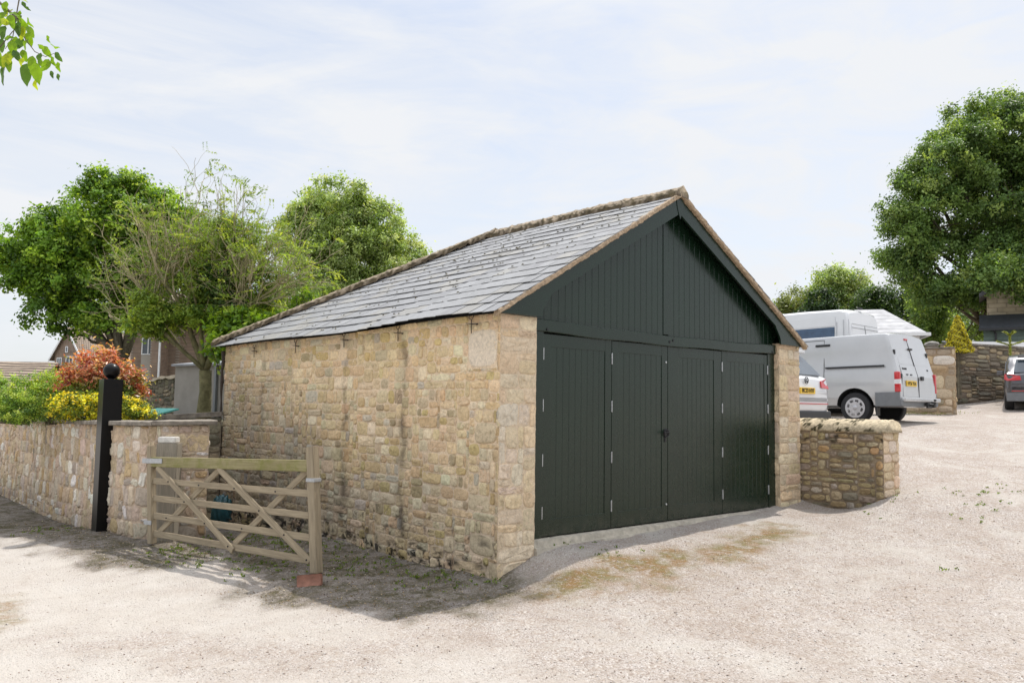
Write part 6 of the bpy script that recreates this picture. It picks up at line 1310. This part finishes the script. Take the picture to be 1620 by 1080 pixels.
# white conservatory with a hipped glazed roof
a = at(1330, 527, 32); b = at(1463, 527, 31.2); e = b-a; e[2] = 0; Wd = np.linalg.norm(e); e /= Wd; y = np.array([-e[1], e[0], 0]); y = y if y@CF > 0 else -y; oo = np.array([a[0], a[1], 0.]); z1_ = at(1463, 527, 31.2)[2]; zr_ = at(1378, 487, 33)[2]
cs = thing('conservatory', 'white conservatory with pale hipped roof behind the vans', 'building', (a[0], a[1], 1.2)); w_ = Loc(oo, e, y); w_.box(.15, Wd-.15, .15, 3.6, 1.2, z1_-.08); w_.build('wall', M['white'], cs)
M['polyroof'] = brickmat('pale_tiled_roof', (.42, .42, .43), (.46, .46, .47), (.33, .33, .34), .3, .16, .02)
w_ = Loc(oo, e, y); ri = 0; w_.add([(-.1, -.1, z1_), (Wd+.1, -.1, z1_), (Wd+.1, 3.8, z1_), (-.1, 3.8, z1_), (Wd*.36-.3, 1.9, zr_), (Wd*.62, 1.9, zr_)], [(0, 1, 5, 4), (1, 2, 5), (2, 3, 4, 5), (3, 0, 4), (3, 2, 1, 0)]); w_.build('roof', M['polyroof'], cs)
w_ = Loc(oo, e, y); w_.box(-.16, Wd+.16, -.20, -.09, z1_-.10, z1_+.02); w_.box(Wd+.09, Wd+.2, -.09, 3.9, z1_-.10, z1_+.02); w_.build('gutter', M['white'], cs)
for i in range(5):
    f = Loc(oo, e, y); x0 = .3+i*(Wd-.6)/5; f.box(x0+.05, x0+(Wd-.6)/5-.05, .12, .16, 2.0, z1_-.3); f.build('window', M['glass'], cs)
# small white roofed brick building left of it
a = at(1236, 520, 34); b = at(1258, 520, 34); e = b-a; e[2] = 0; Wd = np.linalg.norm(e); e /= Wd; y = np.array([-e[1], e[0], 0]); y = y if y@CF > 0 else -y; oo = np.array([a[0], a[1], 0.]); z1_ = at(1250, 501, 34)[2]; zr_ = at(1252, 488, 34)[2]
sb = thing('small_outbuilding', 'small dark brick outbuilding with a white pointed roof above the right eave', 'building', (a[0], a[1], 1.0)); w_ = Loc(oo, e, y); w_.box(-1.5, Wd, 0, 3, 1.0, z1_); w_.build('wall', M['brick'], sb)
w_ = Loc(oo, e, y); w_.add([(-1.9, -.3, z1_), (Wd+.25, -.3, z1_), (Wd+.25, 3.2, z1_), (-1.9, 3.2, z1_), (-.2, 1.3, zr_), (-.1, 1.4, zr_)], [(0, 1, 5, 4), (1, 2, 5), (2, 3, 4, 5), (3, 0, 4), (3, 2, 1, 0)]); w_.build('roof', M['polyroof'], sb)
# green shed, stone house, slate lean-to
a = at(1556, 530, 35); b = at(1690, 530, 35); e = b-a; e[2] = 0; Wd = np.linalg.norm(e); e /= Wd; y = np.array([-e[1], e[0], 0]); y = y if y@CF > 0 else -y; oo = np.array([a[0], a[1], 0.]); y = a-CAM; y[2] = 0; y /= np.linalg.norm(y); e = np.array([y[1], -y[0], 0]); Wd = 4.6
zA, zB, zT = at(1580, 521, 35)[2], at(1580, 503, 36)[2], at(1580, 471, 37)[2]
sd = thing('green_shed', 'green boarded shed with dark felt roof beneath the oak', 'shed', (a[0], a[1], 1.9)); w_ = Loc(oo, e, y)
k = 0; zz = 1.9
while zz < zA: w_.prism([(0, 0, zz), (0, -.03, zz), (0, 0, min(zz+.16, zA))], (Wd, 0, 0)); zz += .16
w_.box(0, Wd, .0, 2.2, 1.9, zA); w_.build('cladding', plain('sage_green_cladding', (.10, .14, .115), .7, .15, 6), sd)
w_ = Loc(oo, e, y); w_.prism([(-.15, -.2, zA-.02), (Wd, -.2, zA-.02), (Wd, 1.5, zB+.1), (-.15, 1.5, zB+.1)], (0, 0, .06)); w_.build('roof', plain('dark_felt_roof', (.035, .038, .045), .7, .3, 6), sd)
w_ = Loc(oo, e, y); w_.box(-.18, Wd, -.30, -.2, zA-.08, zA+.01); w_.tube([(.35, -.25, zA-.05), (.45, -.08, zA-.2), (.45, -.06, 2)], .04, 8); w_.build('gutter', M['black_plastic'], sd)
sh = thing('stone_house', 'pale stone house gable partly hidden by the oak behind the green shed', 'house', (a[0]+2, a[1], 1.9)); oo2 = oo+y*2.4+e*.12
w_ = Loc(oo2, e, y); w_.prism([(.05, 0, 1.9), (Wd+2, 0, 1.9), (Wd+2, 0, zT+3), (3.2, 0, zT+2.2), (.05, 0, zT+.2)], (0, 6, 0)); w_.build('wall', brickmat('coursed_stone', (.36, .30, .20), (.44, .37, .26), (.28, .23, .16), .45, .2, .02), sh)
w_ = Loc(oo2, e, y); w_.prism([(-.25, -.2, zT+.0), (3.2, -.2, zT+2.3), (3.2, -.2, zT+2.5), (-.25, -.2, zT+.2)], (0, 6.4, 0)); w_.build('roof', plain('slate_roof', (.10, .10, .11), .7, .2, 5), sh)
a = at(1536, 548, 29.5); b = at(1680, 548, 29.5); e = b-a; e[2] = 0; Wd = np.linalg.norm(e); e /= Wd; y = np.array([-e[1], e[0], 0]); y = y if y@CF > 0 else -y; oo = np.array([a[0], a[1], 0.]); za = a[2]-.05
ln = thing('low_slate_roofed_store', 'long low store with grey slate roof just above the yard wall', 'shed', (a[0], a[1], 1.9)); w_ = Loc(oo, e, y); w_.box(.1, Wd, .1, 1.9, 1.9, za); w_.build('wall', M['render'], ln)
w_ = Loc(oo, e, y); w_.prism([(0, 0, za), (Wd, 0, za), (Wd, 2.0, za+.36), (0, 2.0, za+.36)], (0, 0, .05)); w_.build('roof', plain('grey_slate_roof', (.20, .205, .22), .7, .25, 12), ln)
